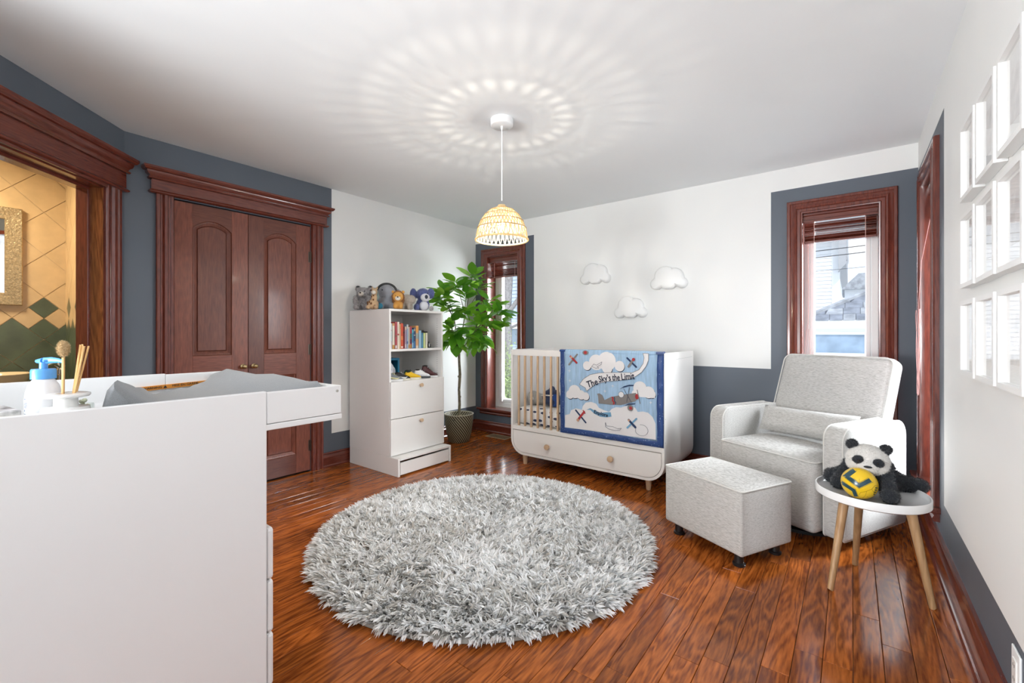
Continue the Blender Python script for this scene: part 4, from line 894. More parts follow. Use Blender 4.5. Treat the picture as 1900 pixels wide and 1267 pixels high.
limbs = [(rel(.115, 2.615, .548), (.040, .045, .045)), (rel(.122, 2.575, .52), (.034, .036, .042)), (rel(.128, 2.54, .485), (.032, .034, .040)), (rel(.132, 2.505, .462), (.033, .036, .033)),
         (rel(.0, 2.66, .535), (.036, .036, .036)), (rel(-.022, 2.645, .50), (.033, .034, .036)), (rel(-.040, 2.625, .475), (.034, .034, .034)), (rel(-.050, 2.605, .463), (.033, .036, .032)),
         (rel(.15, 2.72, .48), (.045, .05, .045)), (rel(.185, 2.735, .468), (.042, .04, .037)), (rel(.22, 2.745, .464), (.04, .036, .034)), (rel(.246, 2.748, .463), (.036, .036, .033)),
         (rel(.0, 2.735, .48), (.045, .05, .045)), (rel(-.04, 2.715, .468), (.04, .04, .037)), (rel(-.075, 2.69, .464), (.036, .036, .034)),
         (rel(.06, 2.66, .535), (.062, .055, .060))]
vs, fs = blob(limbs, .007, 4); mb = furred(vs, fs, 16000, .010, .0018, seed=3); part('black_limbs', mb, pb, pn, 'all', 'black furry arms and legs')
vs, fs = blob([(rel(.072, 2.72, .505), (.070, .085, .072))], .008, 3); mb = furred(vs, fs, 4000, .010, .0018, seed=4); part('white_body', mb, pw, pn, 'all', 'white furry back')
hc = Vector(rel(.058, 2.585, .588))
vs, fs = blob([(tuple(hc), (.080, .068, .066)), (tuple(hc+Vector((0, -.045, -.022))), (.042, .034, .028)), (tuple(hc+Vector((-.035, -.012, -.022))), (.042, .045, .035)), (tuple(hc+Vector((.035, -.012, -.022))), (.042, .045, .035))], .006, 5)
HR = Matrix.Translation(hc) @ Matrix.Rotation(R(4), 4, 'Y') @ Matrix.Translation(-hc)
vs = [tuple(HR @ Vector(v)) for v in vs]; mb = furred(vs, fs, 9000, .007, .0015, droop=.3, seed=5); part('head', mb, pw, pn, 'all', 'white furry head')
for s_ in (-1, 1):
    vs, fs = blob([(tuple(HR @ (hc+Vector((s_*.060, .0, .058)))), (.021, .015, .020))], .005, 2); mb = furred(vs, fs, 1800, .009, .0016, seed=6+s_, droop=0); part('ear', mb, pb, pn, 'all')
    mb = MB(); mb.ball(tuple(HR @ (hc+Vector((s_*.036, -.0605, .005)))), (.0215, .012, .0175), 16, 10, rot=(12, s_*28, s_*22)); v2, f2 = mb.v, mb.f; mb = furred(v2, f2, 900, .004, .0014, seed=9+s_, droop=.2); part('eye_patch', mb, pb, pn, 'all')
    mb = MB(); mb.ball(tuple(HR @ (hc+Vector((s_*.033, -.0745, .006)))), .0042, 12, 8); part('eye', mb, plain('black_bead', (.004, .004, .004), .08), pn, True)
mb = MB(); mb.ball(tuple(HR @ (hc+Vector((.0, -.0805, -.016)))), (.0155, .007, .0055), 14, 8); part('nose', mb, pb, pn, 'all')
# ball
bl = thing('soccer_ball', 'small yellow ball with dark teal stripes in front of the panda', 'ball', (.027, 2.500, TT+.0675))
YEL = plain('yellow_ball', (.80, .52, .010), .28, coat=.4); TEAL = plain('teal_ball_print', (.006, .05, .075), .3, coat=.4)
mb = MB(); mb.ball((0, 0, 0), .067, 40, 26); part('ball_skin', mb, YEL, bl, 'all')
FB = Matrix.Rotation(R(0), 3, 'Z') @ Matrix.Rotation(R(-13), 3, 'X')
k_ = .067
def onball(x, z, rad):
    """point given in ball radii as seen from the front -> on the ball"""
    r_ = math.hypot(x, z); s_ = min(1, r_); y = -math.sqrt(max(0, 1-s_*s_)); q = Vector((x/max(r_, 1e-6)*s_, y, z/max(r_, 1e-6)*s_)) if r_ > 1e-6 else Vector((0, -1, 0)); return tuple(FB @ (q*rad))
def stroke(name, pts, w, mat, rad=.0673):
    """mitred broad stripe following the ball"""
    P_s = [Vector(p) for p in pts]; off = []
    for i in range(len(P_s)):
        ns = []
        if i: d_ = (P_s[i]-P_s[i-1]).normalized(); ns.append(Vector((-d_[1], d_[0])))
        if i < len(P_s)-1: d_ = (P_s[i+1]-P_s[i]).normalized(); ns.append(Vector((-d_[1], d_[0])))
        m_ = sum(ns, Vector((0, 0))); off.append(m_/(m_.length_squared/len(ns)) if len(ns) == 2 else ns[0])
    mb = MB(); NW, rows = 6, []
    for i in range(len(P_s)-1):
        for q in range(9 if i == len(P_s)-2 else 8):
            t_ = q/8; p = P_s[i].lerp(P_s[i+1], t_); o_ = off[i].lerp(off[i+1], t_); rows.append([onball(*(p+o_*w*(u/NW-.5)), rad) for u in range(NW+1)])
    for r_ in rows: mb.v += r_
    for i in range(len(rows)-1):
        for u in range(NW): a_ = i*(NW+1)+u; mb.f.append((a_, a_+1, a_+NW+2, a_+NW+1)); mb.m.append(0)
    return part(name, mb, mat, bl, 'all')
stroke('stripe', [(-.25, .80), (-.68, .33), (-.02, -.13), (.56, .33)], .25, TEAL)
stroke('stripe', [(-.95, -.12), (-.30, -.48), (-.17, -.86)], .21, TEAL)
for i in range(4): stroke('stripe', [(.80-.03*i, -.12-.14*i), (.93-.05*i, -.10-.14*i)], .07, TEAL)
S = lambda *p: p
def seam(pts): return [onball(*Vector(pts[i]).lerp(Vector(pts[i+1]), t_), .0673) for i in range(len(pts)-1) for t_ in (0, .25, .5, .75)]
mb = MB()
for pts in (((.80, .05), (.62, -.22), (.36, -.40), (.30, -.70), (.10, -.95)), ((.36, -.40), (.05, -.55), (-.02, -.75)), ((.62, -.22), (.80, -.55), (.62, -.85), (.30, -.70)), ((-.30, .30), (.0, .02), (.34, .30)), ((.0, .02), (-.0, .4)), ((.80, .05), (1.0, .0))):
    mb.tube(seam(pts), .0006, 5)
part('seam', mb, plain('ball_seam', (.36, .22, .01), .5), bl)
for w_, pts in ((.018, [(-.12, .80), (-.50, .36), (-.02, .06), (.46, .46)]), (.018, [(-.42, .82), (-.88, .30), (-.02, -.33), (.70, .24)]), (.015, [(-.95, .02), (-.20, -.36), (-.03, -.86)])): stroke('stripe_outline', pts, w_, plain('ball_outline', (.05, .09, .05), .4), .0674)

# ================================================================ shag rug
rg = thing('shag_rug', 'large round silver gray shag rug in the middle of the floor', 'rug', (-1.70, 1.945, 0))
RR = .930
mb = MB(); mb.lathe([(0, .001), (RR, .001), (RR+.004, .006), (RR-.004, .013), (0, .013)], 96); part('rug_backing', mb, plain('rug_backing', (.38, .36, .33), .95), rg)
r = np.random.RandomState(11); NT = 8600; PER = 6
rad = RR*np.sqrt(r.rand(NT)); th = r.rand(NT)*2*PI; cx_, cy_ = rad*np.cos(th), rad*np.sin(th)
fieldx = np.sin(cx_*6.1+1.0)+np.sin(cy_*7.3+cx_*3)+.8*np.sin(cx_*17+cy_*11); fieldy = np.cos(cy_*5.7+.4)+np.sin(cx_*8.1-cy_*2)+.8*np.cos(cx_*13-cy_*15)
dirx = fieldx*.35+r.randn(NT)*1.1+cx_/RR*1.0*(rad/RR)**4*2; diry = fieldy*.35+r.randn(NT)*1.1+cy_/RR*1.0*(rad/RR)**4*2
dn = np.sqrt(dirx**2+diry**2)+1e-6; dirx /= dn; diry /= dn
tone = np.clip(.5+.10*(np.sin(cx_*9+cy_*4)+np.sin(cy_*11-cx_*5))+.30*r.randn(NT), 0, 1)
n = NT*PER; k = np.repeat(np.arange(NT), PER)
bx = cx_[k]+r.randn(n)*.006; by = cy_[k]+r.randn(n)*.006; a = np.arctan2(diry[k], dirx[k])+r.randn(n)*.34
ln = (.050+.024*r.rand(n)); lean = np.clip((.92+.28*r.randn(NT))[k]+.14*r.randn(n), .25, 1.4); w = .0052+.0048*r.rand(n)
rb = np.sqrt(bx**2+by**2); edge = np.clip((rb/RR-.955)/.045, 0, 1)*(.35+.65*r.rand(n)); a = np.where(edge > 0, np.arctan2(np.sin(a)*(1-edge)+1.0*edge*by/rb, np.cos(a)*(1-edge)+1.0*edge*bx/rb), a); lean = lean*(1-edge)+edge*(.9+.5*r.rand(n)); ln = ln*(1-.35*edge); ca, sa = np.cos(a), np.sin(a); tw = r.rand(n)*2*PI
V = np.zeros((n, 7, 3))
ts = (0, .38, .72, 1.0)
for i, t in enumerate(ts):
    h = ln*(t*np.cos(lean*.55)*(1-.30*t*lean)); d_ = ln*(np.sin(lean)*t**1.35)
    px = bx+ca*d_; py = by+sa*d_; pz = np.maximum(.011*(1-edge*t)+h*.88*(1-.75*edge*t)+.004*r.rand(n), .002)
    wx = -sa*w*(1.0, 1.1, .8, 0)[i]*.5; wy = ca*w*(1.0, 1.1, .8, 0)[i]*.5; wz = w*.5*np.sin(tw)*(1, 1, .6, 0)[i]
    if i < 3: V[:, 2*i] = np.stack([px-wx, py-wy, pz-wz], 1); V[:, 2*i+1] = np.stack([px+wx, py+wy, pz+wz], 1)
    else: V[:, 6] = np.stack([px, py, pz], 1)
V = V.reshape(-1, 3); base = (np.arange(n)*7)[:, None]
F = np.concatenate([base+np.array([[0, 1, 3]]), base+np.array([[0, 3, 2]]), base+np.array([[2, 3, 5]]), base+np.array([[2, 5, 4]]), base+np.array([[4, 5, 6]])], 1).reshape(-1, 3)
me = bpy.data.meshes.new('pile'); me.vertices.add(len(V)); me.vertices.foreach_set('co', V.ravel()); me.loops.add(F.size); me.loops.foreach_set('vertex_index', F.ravel().astype(np.int32)); me.polygons.add(len(F)); me.polygons.foreach_set('loop_start', np.arange(0, F.size, 3, dtype=np.int32)); me.polygons.foreach_set('loop_total', np.full(len(F), 3, dtype=np.int32)); me.update(calc_edges=True)
at = me.attributes.new('tone', 'FLOAT', 'POINT'); tn = np.clip(tone[k]+.16*r.randn(n), 0, 1); at.data.foreach_set('value', np.repeat(tn, 7).astype(np.float32))
me.polygons.foreach_set('use_smooth', np.ones(len(F), dtype=bool))
RM, N_, L_, P_ = new_mat('silver_shag'); an = N_.new('ShaderNodeAttribute'); an.attribute_name = 'tone'; rp = N_.new('ShaderNodeValToRGB'); L_.new(an.outputs['Fac'], rp.inputs[0]); rp.color_ramp.elements[0].color = (.58, .56, .53, 1); rp.color_ramp.elements[0].position = .12; e_ = rp.color_ramp.elements.new(.42); e_.color = (.82, .83, .84, 1); rp.color_ramp.elements[-1].color = (.95, .955, .96, 1); rp.color_ramp.elements[-1].position = .8
L_.new(rp.outputs[0], P_.inputs['Base Color']); P_.inputs['Roughness'].default_value = .42; P_.inputs['Specular IOR Level'].default_value = .5; P_.inputs['Sheen Weight'].default_value = .2
tr_ = N_.new('ShaderNodeBsdfTranslucent'); L_.new(rp.outputs[0], tr_.inputs[0]); xs2 = N_.new('ShaderNodeMixShader'); xs2.inputs[0].default_value = .24; L_.new(P_.outputs[0], xs2.inputs[1]); L_.new(tr_.outputs[0], xs2.inputs[2]); L_.new(xs2.outputs[0], N_['Material Output'].inputs[0])
me.materials.append(RM); po = bpy.data.objects.new('pile', me); COL.objects.link(po); po.parent = rg; po['kind'] = 'stuff'

# ================================================================ woven pendant lamp
LX, LY = -1.655, 2.05
lp = thing('pendant_lamp', 'dome pendant lamp of woven natural fibre hanging from the ceiling', 'lamp', (LX, LY, H))
mb = MB(); mb.lathe([(.0, -.040), (.062, -.040), (.0665, -.036), (.0675, -.004), (.0675, 0), (0, 0)], 40); part('canopy', mb, VINYL, lp, 50)
mb = MB(); mb.tube([(0, 0, -.039), (.0005, 0, -.28), (0, 0, -.485)], .0032, 8); mb.lathe([(.006, -.062), (.0075, -.04), (.0, -.0395)], 12); part('cord', mb, VINYL, lp, True)
zT, zB, RS = 1.918-H, 1.722-H, .156
FIB = translucent('woven_fibre', (.74, .62, .40), .55, .7, (.80, .66, .40))
def dome(t):  # t 0 top .. 1 bottom
    a = t*PI/2*1.02; return (max(.024, RS*math.sin(min(a, PI/2))**.92), zB+(zT-zB)*math.cos(min(a, PI/2))**1.12)
tiers = [0.12, .28, .43, .58, .73, 1.0]
sh = empty('shade', parent=lp)
mb = MB(); mb.lathe([(.0, zT+.012), (.022, zT+.012), (.025, zT+.004), (.026, zT-.012), (.036, zT-.016)], 24); part('neck', mb, FIB, sh, True)
for i, t in enumerate(tiers):
    rr_, z = dome(t); mb = MB(); mb.tube([(rr_*math.cos(q*PI/24), rr_*math.sin(q*PI/24), z) for q in range(48)], .0036 if i < len(tiers)-1 else .006, 6, closed=True); part('ring', mb, FIB if i == len(tiers)-1 else plain('tan_cord', (.42, .28, .13), .7), sh, True)
mb = MB()
nsk = 44
for i in range(len(tiers)-1):
    (r0, z0), (r1, z1) = dome(tiers[i]), dome(tiers[i+1]); nk = (24, 40, 44, 44, 34)[i]
    wb = 2*PI*(r0+r1)/2/nk*(.20 if i == len(tiers)-2 else .37)
    for q in range(nk):
        for s_ in (0, 1):
            a0, a1 = (2*PI*q/nk, 2*PI*(q+.5)/nk) if s_ == 0 else (2*PI*(q+1)/nk, 2*PI*(q+.5)/nk)
            pts = []
            for u in (0, .5, 1):
                t = tiers[i]+(tiers[i+1]-tiers[i])*u; rr_, z = dome(t); ang = a0+(a1-a0)*u; pts.append((rr_*math.cos(ang), rr_*math.sin(ang), z, ang))
            vs = []
            for (x_, y_, z_, g_) in pts: dx_, dy_ = -math.sin(g_)*wb/2, math.cos(g_)*wb/2; vs += [(x_-dx_, y_-dy_, z_), (x_+dx_, y_+dy_, z_), (x_*.985+dx_, y_*.985+dy_, z_), (x_*.985-dx_, y_*.985-dy_, z_)]
            fs = []
            for u in range(2):
                for c_ in range(4): fs.append((u*4+c_, u*4+(c_+1) % 4, u*4+4+(c_+1) % 4, u*4+4+c_))
            mb.add(vs, fs)
wv = part('weave', mb, FIB, sh); wv['kind'] = 'stuff'
mb = MB(); mb.lathe([(.0135, -.006), (.0135, .045), (0, .046)], 16, c=(0, 0, zT-.045)); part('bulb_socket', mb, VINYL, lp, True)
mb = MB(); mb.lathe([(0, -.105), (.014, -.102), (.024, -.088), (.026, -.072), (.020, -.05), (.013, -.03), (.013, -.006)], 20, c=(0, 0, zT-.045)); part('bulb', mb, glass_mat('bulb_glass', .4, (1, .97, .92)), lp, True)
mb = MB(); mb.tube([(.006*math.cos(q*.9), .006*math.sin(q*.9), zT-.128+.0022*q) for q in range(20)], .0014, 6); part('filament', mb, plain('filament_glow', (1, .9, .7), .4, emit=((1, .86, .62), 700)), lp)
pl = light('pendant_bulb_light', 'POINT', (LX, LY, H+zT-.125), (0, 0, 0), 18, (1, .94, .83), shadow_soft_size=.0075)

# ================================================================ wall pictures, clouds, socket, vent
FRM = plain('white_picture_frame', (.80, .80, .79), .4); MAT_ = plain('picture_mat', (.88, .88, .87), .8)
NAMES = [['top row', 'middle row', 'bottom row'], ['farthest from', 'in the middle column of', 'nearest']]
def picture(y0, y1, z0, z1, label, art, tilt=0):
    """box frame on the right wall; y0 is the near edge"""
    r = thing('picture_frame', label, 'picture frame', (XR-.0005, (y0+y1)/2, (z0+z1)/2), -PI/2, 'white frames on the right wall')
    w, h_ = (y1-y0)/2, (z1-z0)/2; g_ = empty('frame', parent=r); g_.rotation_euler = (0, R(tilt), 0)
    mb = MB(); mb.sweep([(-w, -h_), (w, -h_), (w, h_), (-w, h_)], [(0, 0), (0, .030), (.016, .030), (.017, .008), (.017, 0)]); part('moulding', mb, FRM, g_)
    mb = MB(); mb.box(-w+.015, w-.015, -.0135, -.010, -h_+.015, h_-.015); part('mat', mb, MAT_, r).rotation_euler = (0, R(tilt), 0)
    mb = MB(); mb.box(-w*.52, w*.52, -.0142, -.0135, -h_*.50, h_*.50); part('print', mb, art, r).rotation_euler = (0, R(tilt), 0)
    mb = MB(); mb.box(-w+.016, w-.016, -.0185, -.0175, -h_+.016, h_-.016); part('picture_glass', mb, PGLASS, r).rotation_euler = (0, R(tilt), 0)
cols = ((2.120, 2.345), (1.850, 2.085), (1.580, 1.815)); rows = ((1.652, 1.930), (1.330, 1.598), (1.010, 1.282))
ARTS = [plain('pencil_print_%d' % i, c, .8, var=.12, vscale=30) for i, c in enumerate(((.82, .81, .80), (.76, .75, .74), (.84, .83, .82)))]
for ri, (z0, z1) in enumerate(rows):
    for ci, (y0, y1) in enumerate(cols):
        lab = 'white box picture frame, %s of the %s on the right wall' % (('leftmost', 'middle one', 'rightmost')[ci], ('top row', 'middle row', 'bottom row')[ri])
        picture(y0, y1, z0, z1, lab, ARTS[(ri+ci) % 3], -1.3 if (ri, ci) == (1, 1) else 0)
CLD = plain('white_cloud_paint', (.82, .82, .81), .4)
for i, (cx0, cz0, w_, hh_) in enumerate(((-2.015, 1.765, .325, .17), (-1.295, 1.668, .325, .18), (-1.650, 1.418, .32, .18))):
    cl = thing('cloud_light', ['white cloud shaped wall light, nearest to the potted tree', 'white cloud shaped wall light, nearest to the armchair window', 'lowest white cloud shaped wall light, above the crib'][i], 'wall light', (cx0, YB, cz0), 0, 'cloud wall lights')
    lob = [(-.33, -.17, .165), (-.10, .02, .285), (.16, .0, .235), (.345, -.175, .15), (0, -.10, .25)]
    def sil(o):
        q = []
        for a in [2*PI*j/72 for j in range(72)]:
            d = (math.cos(a), math.sin(a)); best = .02
            for x_, z_, r_ in lob:
                x_, z_ = x_*w_, z_*w_; r_ = r_*w_-o; bq = d[0]*x_+d[1]*z_; disc = bq*bq-(x_*x_+z_*z_-r_*r_)
                if disc > 0: best = max(best, bq+math.sqrt(disc))
            x, z = d[0]*best, d[1]*best; z = max(z, -.33*w_+o); q.append((x, z))
        return q
    mb = MB(); lv = [(0, 0), (0, .034), (.003, .043), (.010, .050), (.018, .053)]
    for o_, d_ in lv: mb.v += [(p[0], -d_, p[1]) for p in sil(o_)]
    for k in range(len(lv)-1):
        for j in range(72): j2 = (j+1) % 72; mb.f.append((k*72+j, k*72+j2, (k+1)*72+j2, (k+1)*72+j)); mb.m.append(0)
    mb.f.append(tuple((len(lv)-1)*72+j for j in range(72))); mb.m.append(0); part('cloud_body', mb, CLD, cl, 45)
oc = thing('wall_outlet', 'white wall socket plate low on the right wall', 'outlet', (XR, 1.757, .255), -PI/2)
mb = MB(); mb.rbox((0, -.003, 0), (.075, .006, .118), .003, 2); part('cover_plate', mb, VINYL, oc)
mb = MB(); mb.rbox((0, -.007, 0), (.034, .004, .068), .0015, 2); face = part('socket_face', mb, LACQW, oc)
mb = MB()
for z in (-.018, .018):
    for x_ in (-.006, .006): mb.box(x_-.001, x_+.001, -.0094, -.0088, z-.004, z+.004)
part('socket_slot', mb, DARK, face)
vt = thing('floor_vent', 'tan floor register in front of the narrow window beside the crib', 'vent', (-3.155, 3.855, 0))
VM = plain('tan_register', (.42, .31, .19), .4, .3)
mb = MB(); mb.sweep([(-.145, -.075), (.145, -.075), (.145, .075), (-.145, .075)], [(0, 0), (0, .003), (.016, .004), (.018, .002)], M=Matrix.Rotation(R(-90), 4, 'X')); part('register_frame', mb, VM, vt)
mb = MB(); mb.box(-.13, .13, -.06, .06, .0002, .0008); part('register_void', mb, DARK, vt)
sl = None
for i in range(13):
    x_ = -.12+.02*i
    if sl is None: mb = MB(); mb.box(-.0035, .0035, -.059, .059, .001, .0034); sl = part('slat', mb, VM, vt, loc=(x_, 0, 0))
    else: dup_part(sl, vt, (x_, 0, 0))
# ================================================================ books, bookends and shoes in the cabinet
BX = -3.035                            # spine plane
def book(y0, y1, h, col, label, band=None, depth=.19, x=BX, z=1.0345):
    t = thing('book', label, 'book', (x-depth/2, (y0+y1)/2, z), 0, 'books on the cabinet shelf'); w = (y1-y0)/2-.0006
    m = plain('book_cover_%02d_%02d_%02d' % tuple(int(c*99) for c in col), col, .45)
    mb = MB(); mb.box(-depth/2, depth/2, -w, -w+.0016, 0, h); mb.box(-depth/2, depth/2, w-.0016, w, 0, h); mb.bbox(depth/2-.002, depth/2, -w, w, 0, h, .0006); part('cover', mb, m, t)
    mb = MB(); mb.box(-depth/2+.002, depth/2-.002, -w+.0017, w-.0017, .002, h-.003); part('pages', mb, plain('paper_pages', (.72, .68, .60), .9), t)
    for (f0, f1, c) in band or ():
        mb = MB(); mb.box(depth/2, depth/2+.0004, -w*.86, w*.86, h*f0, h*f1); part('spine_band', mb, plain('spine_ink_%02d_%02d_%02d' % tuple(int(q*99) for q in c), c, .5), t)
BK = [(2.288, 2.304, .214, (.62, .66, .66), 'pale gray book at the very left of the cabinet shelf', [(.05, .3, (.6, .45, .5)), (.7, .75, (.5, .4, .4))]),
 (2.305, 2.330, .216, (.74, .68, .56), 'cream book with orange ends on the cabinet shelf', [(.0, .16, (.52, .26, .06)), (.9, 1, (.62, .32, .12))]),
 (2.334, 2.356, .228, (.44, .065, .075), 'tall rose red book next to the tall pinkish white one', [(.02, .13, (.62, .56, .52)), (.45, .5, (.2, .12, .06))]),
 (2.357, 2.378, .229, (.80, .64, .54), 'tall pinkish white book next to the rose red one', [(.5, .56, (.5, .1, .08))]),
 (2.379, 2.391, .210, (.62, .42, .18), 'thin tan book left of the orange red one', [(.1, .8, (.72, .56, .34))]),
 (2.392, 2.419, .217, (.62, .085, .03), 'thick orange red book on the cabinet shelf', [(.03, .1, (.72, .5, .42)), (.35, .5, (.7, .2, .06))]),
 (2.420, 2.435, .188, (.19, .010, .013), 'dark maroon book right of the orange red one', [(.7, .78, (.04, .01, .01))]),
 (2.436, 2.454, .190, (.42, .30, .38), 'mauve book with dotted spine beside the maroon one', [(.05, .2, (.6, .5, .5)), (.85, 1, (.70, .55, .35))]),
 (2.455, 2.474, .208, (.32, .38, .50), 'gray blue book with a pale top in the middle of the row', [(.82, .98, (.56, .54, .48)), (.2, .3, (.1, .14, .26))]),
 (2.475, 2.488, .187, (.76, .68, .52), 'thin cream book right of the gray blue one', [(.03, .18, (.58, .3, .08))]),
 (2.489, 2.513, .191, (.42, .06, .085), 'crimson topped book with a green and purple spine', [(.45, .68, (.10, .14, .06)), (.22, .42, (.10, .03, .06)), (.02, .18, (.40, .20, .04))]),
 (2.514, 2.531, .167, (.05, .26, .46), 'turquoise blue book left of the dark navy one', [(.82, .96, (.12, .52, .58)), (.05, .3, (.3, .5, .66))]),
 (2.532, 2.553, .180, (.03, .06, .15), 'dark navy book with a cream emblem on its spine', [(.62, .66, (.6, .52, .4)), (.84, .95, (.46, .36, .24)), (.02, .35, (.06, .17, .36))]),
 (2.555, 2.587, .199, (.66, .36, .17), 'thick orange topped book with a pale patterned spine', [(.72, .97, (.72, .32, .07)), (.42, .66, (.34, .38, .34)), (.0, .12, (.70, .58, .46))]),
 (2.590, 2.619, .157, (.32, .52, .66), 'light blue book, first of the short ones at the right', []),
 (2.620, 2.641, .137, (.05, .18, .36), 'short medium blue book beside the light blue one', [(.1, .9, (.10, .28, .42))]),
 (2.642, 2.665, .137, (.48, .56, .15), 'short lime green book among the short ones', [(.05, .95, (.62, .68, .30))]),
 (2.668, 2.692, .137, (.78, .75, .52), 'short pale yellow book at the right end of the row', [(.2, .9, (.70, .66, .56))])]
for b_ in BK: book(*b_)
t = thing('bookend', 'black metal bookend holding up the right end of the books', 'bookend', (-3.12, 2.715, 1.0345))
mb = MB(); mb.box(-.06, .075, -.018, -.0145, 0, .148); mb.box(-.06, .075, -.018, .064, 0, .0026); part('bookend_plate', mb, plain('dark_steel', (.03, .032, .036), .45, .6), t)
mb = MB(); mb.rbox((.02, .040, .018), (.05, .040, .030), .003, 2); part('bookend_weight', mb, plain('slate_block', (.06, .062, .066), .6), t)
t = thing('black_box', 'black box lying flat on the short books at the right', 'box', (-3.13, 2.655, 1.1722))
mb = MB(); mb.bbox(-.07, .05, -.034, .034, 0, .022, .002); part('box_body', mb, BLACK, t)
def lid(t): pass
t = thing('penguin_figure', 'tiny black and white figure leaning by the bookend', 'figure', (-3.055, 2.722, 1.0375))
vs, fs = blob([((0, 0, .022), (.008, .010, .022)), ((0, 0, .047), (.007, .008, .009))], .0025, 2); mb = MB(); mb.add(vs, fs); part('body', mb, BLACK, t, 'all')
mb = MB(); mb.ball((.006, .001, .022), (.004, .006, .016), 10, 8); part('white_front', mb, plain('white_enamel', (.8, .8, .8), .4), t, True)

def shoe(name, label, loc, rz, upper, sole, lace, L_=.15, Wd=.058, Hh=.062, high=False, accent=None, tilt=(0, 0)):
    """child's shoe: toe points to local +x"""
    t = thing(name, label, 'shoe', loc, rz, 'shoes on the lower cabinet shelf'); t.rotation_euler = (tilt[0], tilt[1], rz)
    secs = [(-.50, .30, .30), (-.47, .62, .62), (-.40, .78, 1.0), (-.22, .82, 1.06), (-.08, .80, .98), (.06, .84, .80), (.20, .96, .58), (.34, .98, .44), (.44, .78, .33), (.49, .45, .20), (.505, .15, .08)]
    if high: secs = [(a, b_, c*(1.55 if a < -.15 else 1.2 if a < .1 else 1)) for a, b_, c in secs]
    mb = MB(); n = 16; s0 = .014
    for a, w, hh_ in secs:
        for k in range(n):
            q = 2*PI*k/n; cy_ = math.cos(q); sz = math.sin(q); yy = Wd/2*w*(abs(cy_)**.75)*(1 if cy_ > 0 else -1)*(1-.28*max(0, sz)*(1 if a < .1 else .4)); zz = s0-.002+hh_*Hh*(.5+.5*sz)*.88
            mb.v.append((a*L_, yy, zz))
    for i in range(len(secs)-1):
        for k in range(n): k2 = (k+1) % n; mb.f.append((i*n+k, i*n+k2, (i+1)*n+k2, (i+1)*n+k)); mb.m.append(0)
    mb.f += [tuple(range(n)), tuple((len(secs)-1)*n+k for k in range(n))]; mb.m += [0, 0]
    part('upper', mb, upper, t, 'all')
    mb = MB(); hz = Hh*(1.5 if high else 1.0); mb.ball((-.26*L_, 0, hz*.98), (.17*L_, Wd*.26, .010), 14, 6); part('opening', mb, DARK, t, 'all')
    pts = [(x*L_, y*Wd) for x, y in ((-.51, 0), (-.48, .26), (-.38, .38), (-.15, .37), (.05, .38), (.25, .47), (.40, .43), (.50, .24), (.535, 0), (.50, -.24), (.40, -.43), (.25, -.47), (.05, -.40), (-.15, -.38), (-.38, -.38), (-.48, -.26))]
    mb = MB(); mb.prism(pts, 0, .016, 'z'); part('sole', mb, sole, t, 50)
    lm = MB()
    for i in range(4):
        x = (-.06+.075*i)*L_; zt = s0+Hh*(.92-.155*i)*(1.15 if high else 1); lm.tube([(x, -Wd*.26, zt-.008), (x+.004, 0, zt+.001), (x+.002, Wd*.26, zt-.008)], .0026, 6)
    part('laces', lm, lace, t, True)
    if accent:
        am = MB()
        for s_ in (-1, 1): am.tube([(-.30*L_, s_*Wd*.43, .035), (-.05*L_, s_*Wd*.44, .026), (.18*L_, s_*Wd*.47, .022), (.30*L_, s_*Wd*.47, .030)], [.004, .006, .005, .002], 6, flat=.4)
        part('accent_stripe', am, accent, t, True)
    return t
SZ = .7604
wl = plain('shoe_white', (.76, .76, .77), .5); bkl = plain('shoe_black', (.015, .015, .018), .5); gyl = plain('shoe_gray', (.20, .22, .24), .6); yel = plain('shoe_yellow', (.78, .48, .012), .6); mar = plain('shoe_maroon', (.06, .010, .012), .4); crm = plain('shoe_cream', (.74, .70, .58), .5)
shoe('sneaker', 'gray and black sneaker with pale yellow trim at the left of the shoes', (-3.085, 2.360, SZ), R(60), gyl, wl, plain('lace_yellow', (.72, .66, .25), .7), accent=plain('lace_pale', (.70, .66, .36), .6), L_=.145)
shoe('sneaker', 'black and white sneaker between the gray and the yellow shoe', (-3.09, 2.447, SZ), R(62), bkl, crm, wl, accent=wl, L_=.145)
shoe('sneaker', 'bright yellow canvas sneaker with white laces', (-3.085, 2.560, SZ), R(68), yel, crm, wl, L_=.150)
shoe('sneaker', 'chunky white sneaker with dark sole beside the yellow one', (-3.09, 2.672, SZ), R(62), wl, plain('shoe_sole_dark', (.05, .055, .065), .6), wl, Hh=.074, L_=.150, accent=plain('shoe_pale_gray', (.5, .5, .53), .6))
shoe('ankle_boot', 'maroon high top shoe with white toe at the right of the shoes', (-3.105, 2.775, SZ), R(62), mar, wl, mar, high=True, L_=.155, Hh=.07)
shoe('sneaker', 'dark red and navy shoe tucked behind the yellow sneaker', (-3.24, 2.475, SZ), R(75), plain('shoe_dark_red', (.16, .012, .02), .5), bkl, plain('lace_navy', (.02, .03, .09), .7), L_=.14)
shoe('sneaker', 'dark green and white shoe tucked behind the chunky white sneaker', (-3.22, 2.655, SZ), R(72), plain('shoe_green', (.015, .09, .05), .5), gyl, bkl, L_=.14)
t = thing('bonnet', 'white pleated sun hat propped up behind the gray sneaker', 'hat', (-3.18, 2.375, SZ), R(20))
vs, fs = blob([((0, 0, .085), (.045, .055, .072)), ((.0, .05, .07), (.022, .05, .05)), ((.02, -.02, .05), (.035, .04, .05))], .007, 2); mb = MB(); mb.add(vs, fs); part('crown', mb, plain('cap_cotton', (.66, .67, .72), .85, var=.12, vscale=40), t, 'all')
mb = MB()
